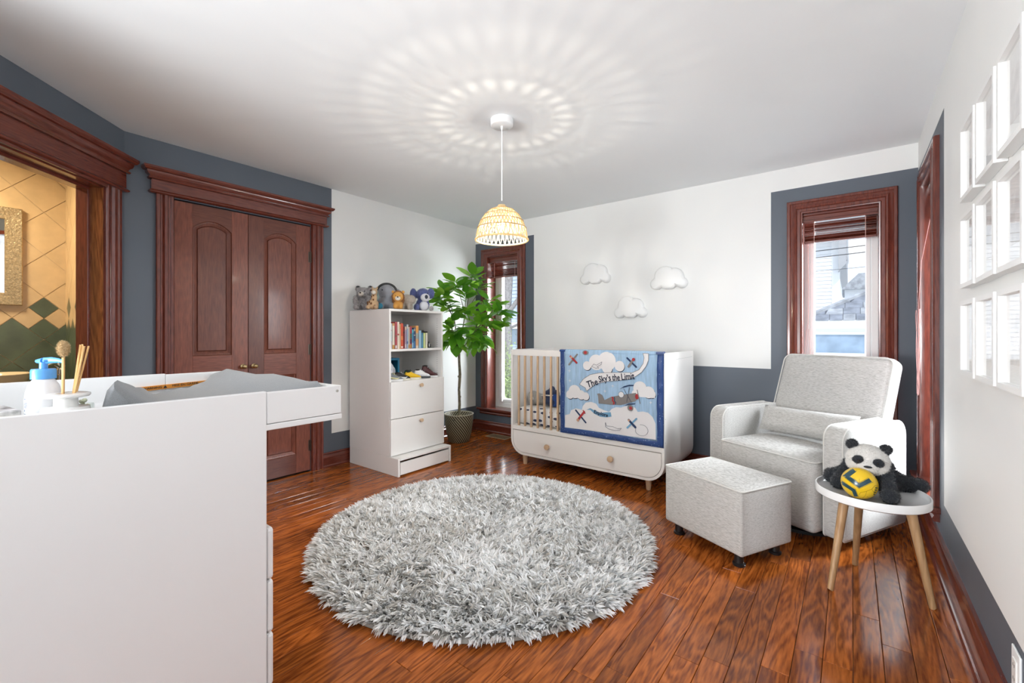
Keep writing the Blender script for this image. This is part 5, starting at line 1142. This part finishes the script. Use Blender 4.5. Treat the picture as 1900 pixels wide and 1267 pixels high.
for i in range(5): a = -.7+.35*i; mb.tube([(.045*math.cos(a)*.4, .055*math.sin(a)*.4, .156), (.047*math.cos(a), .057*math.sin(a), .09), (.043*math.cos(a), .052*math.sin(a), .04)], .0016, 5)
part('seam', mb, plain('cap_seam', (.45, .46, .52), .9), t, True)
t = thing('teal_box', 'open teal blue box standing behind the shoes', 'box', (-3.32, 2.418, SZ))
TE = plain('teal_card', (.010, .17, .30), .5)
for nm, (a, b_, c, d) in dict(side=(.095, .115, 0, .185), top=(-.115, .095, .165, .185), base=(-.115, .095, 0, .012)).items():
    mb = MB(); mb.bbox(-.12, .09, a, b_, c, d, .002); part('box_'+nm, mb, TE, t)
mb = MB(); mb.bbox(-.12, .09, -.125, -.1155, 0, .185, .002); part('box_side', mb, TE, t)
mb = MB(); mb.box(-.125, -.118, -.115, .095, .0, .17); part('box_back', mb, plain('teal_card_dark', (.03, .10, .15), .7), t)

# ================================================================ soft toys on top of the cabinet
CT = 1.3702
def plush(name, label, loc, balls, mat, n=2600, fl=.008, fw=.0016, voxel=.006, rz=0, seed=1, droop=.2):
    t = thing(name, label, 'plush toy', loc, rz, 'soft toys on the cabinet top'); vs, fs = blob(balls, voxel, 4); zmin = min(v[2] for v in vs); vs = [(v[0], v[1], v[2]-zmin+.0005) for v in vs]
    mb = furred(vs, fs, n, fl, fw, droop, seed); mb.v = [(v[0], v[1], max(v[2], .0003)) for v in mb.v]; part('body', mb, mat, t, 'all'); return t, -zmin
def bit(t, name, c, r, mat, rot=None, smooth='all', n=14):
    mb = MB(); mb.ball(c, r, n, max(6, n*2//3), rot=rot); return part(name, mb, mat, t, smooth)
GP1 = plain('mottled_gray_fur', (.36, .34, .34), .95, sheen=.3, var=.35, vscale=70); PALE = plain('pale_cream_fur', (.66, .61, .53), .95, sheen=.2); EYE = plain('toy_eye', (.006, .006, .006), .15)
# gray bear, faces +x/-y (towards the camera)
t, dz = plush('teddy_bear', 'fluffy mottled gray bear at the left end of the soft toys', (-3.475, 2.335, CT), [((0, 0, .060), (.055, .060, .065)), ((.02, .0, .150), (.052, .056, .050)), ((.065, -.008, .140), (.028, .032, .026)), ((.0, -.055, .192), (.018, .026, .026)), ((.0, .055, .192), (.018, .026, .026)), ((.045, -.06, .085), (.025, .024, .045)), ((.045, .055, .085), (.025, .024, .045)), ((.07, -.04, .025), (.045, .028, .026)), ((.07, .045, .025), (.045, .028, .026))], GP1, 9000, .010, .0018, rz=R(-52), seed=21)
bit(t, 'muzzle', (.076, -.004, .140+dz), (.022, .026, .021), PALE); bit(t, 'nose', (.098, -.004, .148+dz), (.006, .008, .006), EYE); bit(t, 'eye', (.066, -.028, .165+dz), .005, EYE); bit(t, 'eye', (.066, .022, .165+dz), .005, EYE)
for s_ in (-1, 1): bit(t, 'ear_tip', (.004, s_*.056, .206+dz), (.012, .018, .014), plain('charcoal_fur', (.05, .05, .055), .95))
# giraffe
GIR = plain('tan_giraffe_fur', (.56, .38, .22), .9, sheen=.2)
t, dz = plush('toy_giraffe', 'spotted tan toy giraffe between the gray bear and the elephant', (-3.27, 2.285, CT), [((0, 0, .045), (.058, .045, .046)), ((.018, .012, .10), (.024, .024, .05)), ((.022, .014, .150), (.026, .025, .034)), ((.040, .016, .148), (.026, .022, .022)), ((.008, -.006, .185), (.008, .007, .014)), ((.008, .034, .185), (.008, .007, .014)), ((.05, -.03, .018), (.032, .018, .018)), ((.05, .035, .018), (.032, .018, .018))], GIR, 2600, .004, .0013, voxel=.005, rz=R(-48), seed=22, droop=0)
bit(t, 'muzzle', (.058, .016, .143+dz), (.017, .019, .017), PALE)
SP = plain('brown_spot', (.16, .065, .022), .9)
for c, r_ in (((.048, -.022, .062), .010), ((.030, -.036, .045), .013), ((.056, -.004, .050), .011), ((.008, -.045, .060), .011), ((.004, -.046, .028), .012), ((.044, -.030, .028), .009), ((.040, .010, .082), .009), ((.034, -.006, .110), .008), ((.042, .012, .118), .007), ((.030, -.012, .165), .008), ((.050, .024, .030), .010), ((.040, .004, .135), .006)): bit(t, 'spot', (c[0], c[1], c[2]+dz), (r_*.75, r_*.75, r_), SP, n=10)
bit(t, 'eye', (.046, -.008, .160+dz), .004, EYE)
# elephant with headphones
ELE = plain('gray_elephant_fur', (.30, .31, .34), .9, sheen=.2)
t, dz = plush('toy_elephant', 'large gray toy elephant wearing headphones behind the lion', (-3.33, 2.470, CT), [((0, 0, .07), (.075, .075, .075)), ((.015, .0, .165), (.066, .068, .066)), ((.05, .01, .12), (.03, .03, .04)), ((.0, -.095, .130), (.022, .055, .075)), ((.0, .085, .135), (.022, .045, .065)), ((.075, -.055, .030), (.050, .032, .032)), ((.075, .05, .03), (.05, .032, .032))], ELE, 4200, .006, .0016, voxel=.008, rz=R(-38), seed=23)
bit(t, 'foot_pad', (.124, -.056, .032+dz), (.006, .026, .026), plain('teal_felt', (.05, .26, .40), .9)); bit(t, 'ear_lining', (.018, -.098, .128+dz), (.012, .040, .055), plain('sage_felt', (.30, .38, .36), .9)); bit(t, 'eye', (.068, -.038, .178+dz), .006, EYE)
hp = thing('headphones', 'black headphones with blue cushions on the gray elephant', 'headphones', (-3.33, 2.470, CT), R(-38))
mb = MB(); mb.tube([(.012, .086*math.cos(a), .165+.0775*math.sin(a)) for a in [R(-2+184*i/24) for i in range(25)]], .0075, 10, flat=1.4); part('headband', mb, BLACK, hp, True)
for s_ in (-1, 1):
    mb = MB(); mb.lathe([(0, -.014), (.026, -.014), (.029, -.006), (.029, .004), (.0, .006)], 20, M=Matrix.Translation((.012, s_*.089, .150)) @ Matrix.Rotation(R(90*s_), 4, 'X')); part('ear_cup', mb, BLACK, hp, True); mb = MB(); mb.lathe([(.020, -.026), (.027, -.022), (.028, -.014), (.0, -.013)], 20, M=Matrix.Translation((.012, s_*.089, .150)) @ Matrix.Rotation(R(90*s_), 4, 'X')); part('cushion', mb, plain('cyan_cushion', (.10, .42, .52), .7), hp, True)
# lion
LIO = plain('golden_lion_fur', (.60, .30, .065), .9, sheen=.2); MAN = plain('brown_mane_fur', (.30, .12, .028), .95, sheen=.2)
t, dz = plush('toy_lion', 'small golden lion with round face at the front of the cabinet top', (-3.085, 2.405, CT), [((0, 0, .040), (.036, .040, .044)), ((.028, -.024, .022), (.020, .017, .024)), ((.028, .024, .022), (.020, .017, .024))], LIO, 2000, .004, .0012, voxel=.004, rz=R(-42), seed=24, droop=0)
vs, fs = blob([((.006, 0, .108), (.038, .052, .052)), ((-.008, 0, .085), (.036, .05, .05))], .005, 3); mb = furred(vs, fs, 2600, .009, .0016, .2, 31); part('mane', mb, MAN, t, 'all')
bit(t, 'face', (.028, 0, .108), (.026, .044, .042), LIO, n=20); bit(t, 'muzzle', (.047, 0, .094), (.012, .024, .019), PALE); bit(t, 'nose', (.058, 0, .103), (.005, .0075, .005), EYE)
for s_ in (-1, 1): bit(t, 'eye', (.051, s_*.019, .116), .0032, EYE, n=8); bit(t, 'ear', (.012, s_*.042, .150), (.008, .013, .013), LIO)
# lamb
t, dz = plush('toy_lamb', 'woolly beige toy lamb standing between the lion and the blue dog', (-3.14, 2.545, CT), [((0, 0, .088), (.050, .058, .050)), ((.02, -.03, .10), (.035, .035, .035)), ((-.02, .03, .095), (.04, .04, .04)), ((.028, -.026, .03), (.016, .016, .034)), ((.028, .026, .03), (.016, .016, .034)), ((-.028, -.026, .03), (.016, .016, .034)), ((-.028, .026, .03), (.016, .016, .034))], plain('woolly_beige_fur', (.52, .46, .40), .95, sheen=.3, var=.12, vscale=80), 4200, .007, .0018, rz=R(-60), seed=25)
bit(t, 'muzzle', (.052, -.042, .092+dz), (.016, .018, .018), PALE)
# blue dog
BDG = plain('periwinkle_fur', (.10, .125, .30), .95, sheen=.3, var=.2, vscale=60); WHF = plain('soft_white_fur', (.66, .66, .70), .95, sheen=.2)
t, dz = plush('toy_dog', 'periwinkle blue toy dog with a big white muzzle at the right end', (-3.15, 2.735, CT), [((0, 0, .06), (.055, .062, .062)), ((.015, 0, .150), (.058, .062, .058)), ((-.005, -.085, .150), (.026, .032, .060)), ((-.005, .075, .165), (.026, .034, .050)), ((.055, -.06, .03), (.036, .026, .034))], BDG, 4200, .007, .0016, rz=R(-35), seed=26)
bit(t, 'muzzle', (.062, .015, .120+dz), (.040, .042, .038), WHF, n=20); bit(t, 'nose', (.098, .022, .124+dz), (.010, .015, .019), plain('dark_navy_nose', (.012, .016, .04), .4)); bit(t, 'belly', (.045, .006, .045+dz), (.034, .042, .045), WHF, n=20); bit(t, 'paw', (.06, .072, .022+dz), (.026, .022, .023), GP1)
for s_ in (-1, 1): bit(t, 'eye', (.066, .012+s_*.026, .160+dz), .0045, EYE, n=8)

# ================================================================ potted tree beside the cabinet
PXY = (-3.375, 3.44)
pt = thing('potted_tree', 'potted rubber tree with glossy green leaves in a striped basket by the corner', 'potted tree', (*PXY, 0))
PB, N_, L_, P_ = new_mat('diagonal_basket_weave'); tc_ = N_.new('ShaderNodeTexCoord'); sp_ = N_.new('ShaderNodeSeparateXYZ'); L_.new(tc_.outputs['Object'], sp_.inputs[0])
at_ = N_.new('ShaderNodeMath'); at_.operation = 'ARCTAN2'; L_.new(sp_.outputs['Y'], at_.inputs[0]); L_.new(sp_.outputs['X'], at_.inputs[1])
m1 = N_.new('ShaderNodeMath'); m1.operation = 'MULTIPLY'; m1.inputs[1].default_value = 34; L_.new(at_.outputs[0], m1.inputs[0]); m2 = N_.new('ShaderNodeMath'); m2.operation = 'MULTIPLY_ADD'; m2.inputs[1].default_value = 185; L_.new(sp_.outputs['Z'], m2.inputs[0]); L_.new(m1.outputs[0], m2.inputs[2])
sn_ = N_.new('ShaderNodeMath'); sn_.operation = 'SINE'; L_.new(m2.outputs[0], sn_.inputs[0]); rp = N_.new('ShaderNodeValToRGB'); L_.new(sn_.outputs[0], rp.inputs[0]); rp.color_ramp.elements[0].position = .42; rp.color_ramp.elements[0].color = (.055, .042, .024, 1); rp.color_ramp.elements[1].position = .58; rp.color_ramp.elements[1].color = (.50, .47, .33, 1)
L_.new(rp.outputs[0], P_.inputs['Base Color']); P_.inputs['Roughness'].default_value = .5; bu = N_.new('ShaderNodeBump'); bu.inputs['Strength'].default_value = .25; bu.inputs['Distance'].default_value = .004; L_.new(sn_.outputs[0], bu.inputs['Height']); L_.new(bu.outputs[0], P_.inputs['Normal'])
mb = MB(); mb.lathe([(.105, 0), (.112, .004), (.135, .10), (.150, .20), (.157, .292), (.153, .300), (.147, .292), (.140, .22), (0, .215)], 48); bk_ = part('basket', mb, PB, pt, 'all')
mb = MB(); mb.tube([(.1545*math.cos(q*PI/24), .1545*math.sin(q*PI/24), .298) for q in range(48)], .0055, 8, closed=True); part('basket_rim', mb, plain('pale_cane', (.56, .53, .42), .6), pt, True)
mb = MB(); mb.lathe([(.0, .235), (.10, .232), (.142, .226)], 32, cap=False); part('moss', mb, plain('dry_moss', (.20, .17, .09), .95, var=.4, vscale=60, bump=.8, bscale=60), pt)
mb = MB(); d_ = Vector((.80, -.60)); mb.prism([(math.cos(R(90+36*i))*(.020 if i % 2 == 0 else .008), math.sin(R(90+36*i))*(.020 if i % 2 == 0 else .008)) for i in range(10)], 0, .003, 'y', M=Matrix.Translation((.060, -.142, .262)) @ Matrix.Rotation(R(24), 4, 'Z')); part('star_tag', mb, plain('dark_tag', (.03, .035, .05), .5), pt)
BARK = plain('greenish_bark', (.22, .19, .125), .8, var=.35, vscale=30, bump=.7, bscale=60)
fork = (-.010, .010, .945)
mb = MB(); mb.tube([(0, 0, .22), (.006, .004, .40), (-.004, .006, .55), (.008, .008, .72), (-.006, .010, .86), fork], [.0165, .0155, .015, .0165, .014, .016], 12)
for z, a in ((.48, .6), (.62, 2.5), (.70, 4.4), (.56, 5.2)): mb.ball((.012*math.cos(a), .012*math.sin(a)+.006, z), (.008, .008, .012), 8, 6)
part('trunk', mb, BARK, pt, True)
LEAF = []
for i, (c1, c2) in enumerate((((.12, .38, .028), (.40, .72, .06)), ((.07, .26, .025), (.26, .56, .05)), ((.19, .50, .04), (.52, .82, .09)))):
    m, N_, L_, P_ = new_mat('leaf_green_%d' % i); P_.inputs['Base Color'].default_value = (*c1, 1); P_.inputs['Roughness'].default_value = .28; P_.inputs['Coat Weight'].default_value = .2
    tr_ = N_.new('ShaderNodeBsdfTranslucent'); tr_.inputs[0].default_value = (*c2, 1); x_ = N_.new('ShaderNodeMixShader'); x_.inputs[0].default_value = .38; L_.new(P_.outputs[0], x_.inputs[1]); L_.new(tr_.outputs[0], x_.inputs[2]); L_.new(x_.outputs[0], N_['Material Output'].inputs[0]); LEAF.append(m)
leafs = []
for v_ in range(3):
    mb = MB(); nl, nw = 9, 4; ln_, wd = 1.0, (.56, .62, .50)[v_]
    for i in range(nl+1):
        u = i/nl; w = wd/2*math.sin(PI*min(1, u**.85))**.75*(1-.12*u) if 0 < i < nl else .012
        for j in range(-nw//2, nw//2+1):
            s_ = j/(nw/2); mb.v.append((u*ln_, s_*w, -.10*u*u*(1.4 if v_ == 2 else 1)+.16*abs(s_)*w+.012*math.sin(u*9)*abs(s_)))
    for i in range(nl):
        for j in range(nw): a = i*(nw+1)+j; mb.f.append((a, a+nw+1, a+nw+2, a+1)); mb.m.append(0)
    mb.tube([(-.16, 0, .0), (0, 0, 0)], .016, 5)
    o = mb.build('leaf', LEAF[v_], pt, 'all'); leafs.append(o)
CL = [(-3.34, 3.612, 1.805), (-3.371, 3.399, 1.715), (-3.385, 3.199, 1.625), (-3.288, 3.716, 1.721), (-3.377, 3.268, 1.454), (-3.323, 3.499, 1.604), (-3.268, 3.416, 1.411), (-3.283, 3.656, 1.332), (-3.254, 3.805, 1.531), (-3.181, 3.83, 1.463), (-3.105, 3.85, 1.415), (-3.075, 3.84, 1.279), (-3.142, 3.702, 1.259), (-3.244, 3.56, 1.176), (-3.281, 3.405, 1.141), (-3.3, 3.327, 1.06), (-3.40, 3.3, 1.124), (-3.278, 3.597, 1.05), (-3.212, 3.711, 1.086), (-3.341, 3.296, 1.272), (-3.333, 3.13, 1.532)]
# limbs run from the fork to nodes, each cluster hangs on its nearest node
nodes = [(-3.40, 3.40, 1.30), (-3.36, 3.52, 1.38), (-3.28, 3.62, 1.22), (-3.37, 3.33, 1.20)]
for nd in nodes:
    mb = MB(); a = Vector(fork); b = Vector((nd[0]-PXY[0], nd[1]-PXY[1], nd[2])); mid = (a+b)/2+Vector((random.uniform(-.02, .02), random.uniform(-.02, .02), -.01)); mb.tube([a, mid, b], [.0085, .007, .0055], 7); part('branch', mb, BARK, pt, True)
rl = random.Random(5); cnt = 0
for c in CL:
    ndx = min(nodes, key=lambda q: (Vector(q)-Vector(c)).length+(.25 if q[2] > c[2]+.05 else 0)); a = Vector((ndx[0]-PXY[0], ndx[1]-PXY[1], ndx[2])); b = Vector((c[0]-PXY[0], c[1]-PXY[1], c[2]))
    mb = MB(); mid = (a+b)/2+Vector((rl.uniform(-.02, .02), rl.uniform(-.02, .02), .015)); mb.tube([a, mid, b], [.0048, .0036, .0026], 6); part('twig', mb, BARK, pt, True)
    d0 = (b-a).normalized()
    for k in range(13):
        az = k*2.4+rl.uniform(-.5, .5); dirv = Vector((math.cos(az), math.sin(az), rl.uniform(-.55, .55)))+d0*.5; dirv.normalize()
        pos = b-d0*rl.uniform(-.02, .11)+dirv*.022; L0 = rl.uniform(.125, .19)
        tip = pos+dirv*L0
        if tip[0]+PXY[0] < XL+.015: dirv[0] = abs(dirv[0]); 
        tip = pos+dirv*L0
        if tip[1]+PXY[1] > YB-.03: dirv[1] = -abs(dirv[1])
        q = dirv.to_track_quat('X', 'Z'); src = leafs[rl.choice((0, 0, 1, 1, 2))]
        if cnt < 3: o = leafs[cnt]
        else: o = src.copy(); COL.objects.link(o); o.parent = pt
        o.location = pos; o.rotation_mode = 'QUATERNION'; o.rotation_quaternion = q @ Euler((rl.uniform(-.7, .7), rl.uniform(-.1, .25), 0)).to_quaternion(); o.scale = (L0, L0, L0); cnt += 1
# picture books standing on the floor between cabinet and basket
for i, (c, lab) in enumerate((((.62, .16, .18), 'thin red picture book standing on the floor behind the cabinet'), ((.74, .72, .74), 'thin white picture book on the floor behind the cabinet'), ((.60, .34, .34), 'thin pink picture book on the floor nearest the striped basket'))):
    book(2.895+.024*i, 2.917+.024*i, .20-.03*i, c, lab, [(.3, .4, (.75, .7, .7))], .16, -3.15+.0*i, .0006)

# ================================================================ outside the windows
GND = plain('snowy_ground', (.62, .63, .62), .9, var=.2, vscale=1.2); mb = MB(); mb.box(-60, 60, 5.0, 90, -.75, -.6); struct(mb.build('ground', GND))
SID = plain('white_siding', (.80, .82, .84), .6); FAS = plain('white_fascia', (.86, .87, .88), .5); SHG = plain('slate_shingle', (.20, .22, .26), .85, var=.3, vscale=6); SHG2 = plain('slate_shingle_pale', (.30, .32, .35), .85, var=.3, vscale=6); DGR = plain('weathered_gray', (.36, .37, .39), .8)
def siding(t, x0, x1, y, z0, z1, pitch=.11, mat=SID):
    mb = MB(); z = z0
    while z < z1-.01: zz = min(z+pitch, z1); mb.add([(x0, y, z), (x1, y, z), (x1, y+.028, zz), (x0, y+.028, zz), (x0, y+.05, z), (x1, y+.05, z)], [(0, 1, 2, 3), (0, 4, 5, 1)]); z = zz
    o = part('siding', mb, mat, t); o['kind'] = 'stuff'; return o
# tall white house at the left of window 2
hY = 16.0
t = thing('white_house', 'tall white clapboard house seen through the window behind the armchair', 'house', (-3.2, hY, -.6)); 
siding(t, -1.9, 2.88, 0, .6, 6.6); mb = MB(); mb.box(-1.9, 2.90, .05, 6, 0, 6.6); part('house_wall', mb, SID, t); mb = MB(); mb.bbox(2.74, 2.93, -.04, .10, .6, 6.6, .01); part('corner_board', mb, FAS, t)
mb = MB(); mb.box(-1.95, 3.12, -.42, 6.2, 4.55, 4.72); part('eave_board', mb, FAS, t)
mb = MB(); mb.box(2.93, 3.10, -.02, .16, 3.9, 4.3); part('bracket', mb, DGR, t)
mb = MB(); mb.prism([(2.90, 3.55), (3.08, 3.75), (3.08, 6.6), (2.90, 6.6)], -.4, 5.8, 'y'); part('gable_return', mb, DGR, t)
# garage with shingled hip roof
gY = 11.0
t = thing('garage', 'low white garage with slate shingled hip roof outside the window', 'garage', (.3, gY, -.6)); gx, gz = .3, -.6
def gl(x, z): return (x-gx, z-gz)
mb = MB(); mb.box(-1.02, 3.0, 0, 3.0, 0, 2.0); part('garage_wall', mb, SID, t); mb = MB(); mb.bbox(-1.12, 3.1, -.20, -.08, 1.90, 2.03, .01); part('fascia', mb, FAS, t)
mb = MB(); mb.box(-1.10, 3.1, -.15, 0.02, 1.87, 1.92); part('soffit', mb, FAS, t)
ez = 2.035
mb = MB(); apx, apz = 1.0, 3.16; mb.add([(-1.14, -.2, ez), (3.95, -.2, ez), (apx+1.4, 1.6, apz), (apx, 1.6, apz), (-1.14, 3.3, ez)], [(0, 1, 2, 3), (0, 3, 4)]); part('roof', mb, SHG, t)
mb = MB(); rr_ = random.Random(4); rows_ = 9
for i in range(rows_):
    f0, f1 = i/rows_, (i+1)/rows_; xl0 = -1.14+(apx+1.14)*f0; x = xl0-.1*(i % 2); yy = -.2+1.8*f0; zz = ez+(apz-ez)*f0; y1 = -.2+1.8*f1; z1 = ez+(apz-ez)*f1
    while x < 3.4:
        w = rr_.uniform(.20, .30); xa_ = max(x, xl0+.02); xb_ = x+w-.012
        if xb_ > xa_+.02: mb.mi = rr_.choice((0, 0, 1)); mb.add([(xa_, yy-.03, zz+.008), (xb_, yy-.03, zz+.008), (xb_, y1, z1+.012), (max(xa_, -1.14+(apx+1.14)*f1), y1, z1+.012), (xa_, yy-.03, zz-.008), (xb_, yy-.03, zz-.008)], [(0, 1, 2, 3), (0, 4, 5, 1)])
        x += w
o = part('shingles', mb, [SHG, SHG2], t); o['kind'] = 'stuff'
mb = MB(); mb.tube([(-1.14, -.2, ez+.02), (apx, 1.6, apz+.03)], .05, 6); part('hip_cap', mb, SHG2, t)
mb = MB(); mb.bbox(-.97, .80, -.03, .01, 1.37, 1.76, .005); part('garage_window', mb, plain('frosted_blue_glass', (.20, .28, .38), .25, var=.25, vscale=4), t); mb = MB(); mb.sweep([(-1.01, 1.33), (.84, 1.33), (.84, 1.80), (-1.01, 1.80)], [(0, 0), (0, .05), (.05, .05), (.05, 0)]); part('window_trim', mb, FAS, t)
mb = MB(); mb.box(-.10, -.07, -.04, -.03, 1.37, 1.76); part('window_bar', mb, FAS, t)
# far roofs and bare branches
t = thing('far_house', 'distant house with gray pitched roof behind the garage', 'house', (.2, 30, -.6)); mb = MB(); mb.box(-.5, 4.5, 0, 6, 0, 4.2); part('house_wall', mb, SID, t); mb = MB(); mb.prism([(-.66, 4.15), (.10, 4.97), (4.2, 4.97), (5.0, 4.15)], -.4, 6.4, 'y'); part('roof', mb, SHG2, t)
t = thing('bare_shrub', 'bare branching shrub standing above the garage roof line', 'shrub', (1.1, 24.6, -.6)); mb = MB(); rb_ = random.Random(8)
def grow(p, d, L0, r_, n): 
    q = p+d*L0; mb.tube([p, (p+q)/2+Vector((rb_.uniform(-1, 1), 0, rb_.uniform(-1, 1)))*L0*.06, q], [r_, r_*.85, r_*.65], 5)
    if n: 
        for _ in range(3 if n > 1 else 2): grow(q, (d+Vector((rb_.uniform(-.8, .8), rb_.uniform(-.5, .5), rb_.uniform(-.2, .6)))).normalized(), L0*.72, r_*.62, n-1)
for i in range(5): grow(Vector((rb_.uniform(-.5, .5), 0, 0)), Vector((rb_.uniform(-.4, .4), 0, 1)).normalized(), 1.15, .035, 4)
part('branches', mb, plain('gray_twig', (.34, .32, .31), .9), t)
for i, (z0, z1) in enumerate(((2.75, 2.70), (2.60, 2.62), (2.34, 2.36))):
    t = thing('utility_wire', ['highest thin black wire crossing outside the armchair window', 'middle thin black wire crossing outside the armchair window', 'lowest thin black wire crossing outside the armchair window'][i], 'wire', (-3, 10, 0)); mb = MB(); mb.tube([(x, .3*math.sin(x), z0+(z1-z0)*x/7+.02*((x-3.5)/3.5)**2) for x in (0, 1, 2, 3, 4, 5, 6, 7)], .008 if i < 2 else .004, 5); part('cable', mb, BLACK, t)
# view through the narrow window
t = thing('street_tree', 'bare gray tree trunk close outside the narrow window', 'tree', (-7.06, 9.0, -.6)); mb = MB(); rb_ = random.Random(12)
mb.tube([(0, 0, 0), (.02, 0, 1.2), (-.02, 0, 2.4), (.05, 0, 3.6)], [.15, .11, .10, .11], 12); grow(Vector((.0, 0, 2.3)), Vector((.7, 0, .7)).normalized(), .9, .07, 4); grow(Vector((.05, 0, 3.5)), Vector((-.3, 0, 1)).normalized(), .9, .08, 3); grow(Vector((.02, 0, 1.9)), Vector((.8, -.1, .3)).normalized(), .7, .04, 4)
part('trunk', mb, plain('gray_bark', (.24, .23, .23), .9, var=.3, vscale=20, bump=.6, bscale=30), t, True)
t = thing('neighbor_house', 'pale blue gray clapboard house seen through the narrow window', 'house', (-9.5, 13.0, -.6)); siding(t, -4, 4.2, 0, 0, 6.5, .13, plain('blue_gray_siding', (.42, .50, .58), .7)); mb = MB(); mb.box(-4, 4.2, .05, 5, 0, 6.5); part('house_wall', mb, DGR, t)
for x_, z_ in ((-1.1, 2.5), (1.0, 2.5), (-1.1, .8)):
    mb = MB(); mb.sweep([(x_-.55, z_), (x_+.55, z_), (x_+.55, z_+1.15), (x_-.55, z_+1.15)], [(0, 0), (0, .06), (.09, .06), (.09, 0)]); w_ = part('window', mb, FAS, t); mb = MB(); mb.box(x_-.48, x_+.48, -.03, -.01, z_+.05, z_+1.1); part('pane', mb, plain('far_pane', (.25, .33, .40), .15), w_)
mb = MB(); mb.box(-4, 4.25, -.5, .1, 1.95, 2.18); part('porch_fascia', mb, FAS, t)
t = thing('evergreen_hedge', 'pale green hedge at the foot of the tree outside the narrow window', 'hedge', (-6.75, 8.0, -.6)); hr = np.random.RandomState(3); nb_ = 9000
p = hr.randn(nb_, 3)*np.array([.45, .35, .45])+np.array([0, 0, .55]); p[:, 2] = np.abs(p[:, 2]); d1_ = hr.randn(nb_, 3)*.028; d2_ = hr.randn(nb_, 3)*.028; mb = MB(); mb.add([tuple(q) for q in np.stack([p, p+d1_, p+d2_], 1).reshape(-1, 3)], [(3*i, 3*i+1, 3*i+2) for i in range(nb_)])
o = part('foliage', mb, plain('hedge_green', (.26, .33, .15), .8, var=.4, vscale=6), t); o['kind'] = 'stuff'; mb = MB(); mb.tube([(0, 0, 0), (0, 0, .6)], .04, 8); part('stem', mb, BARK, t)
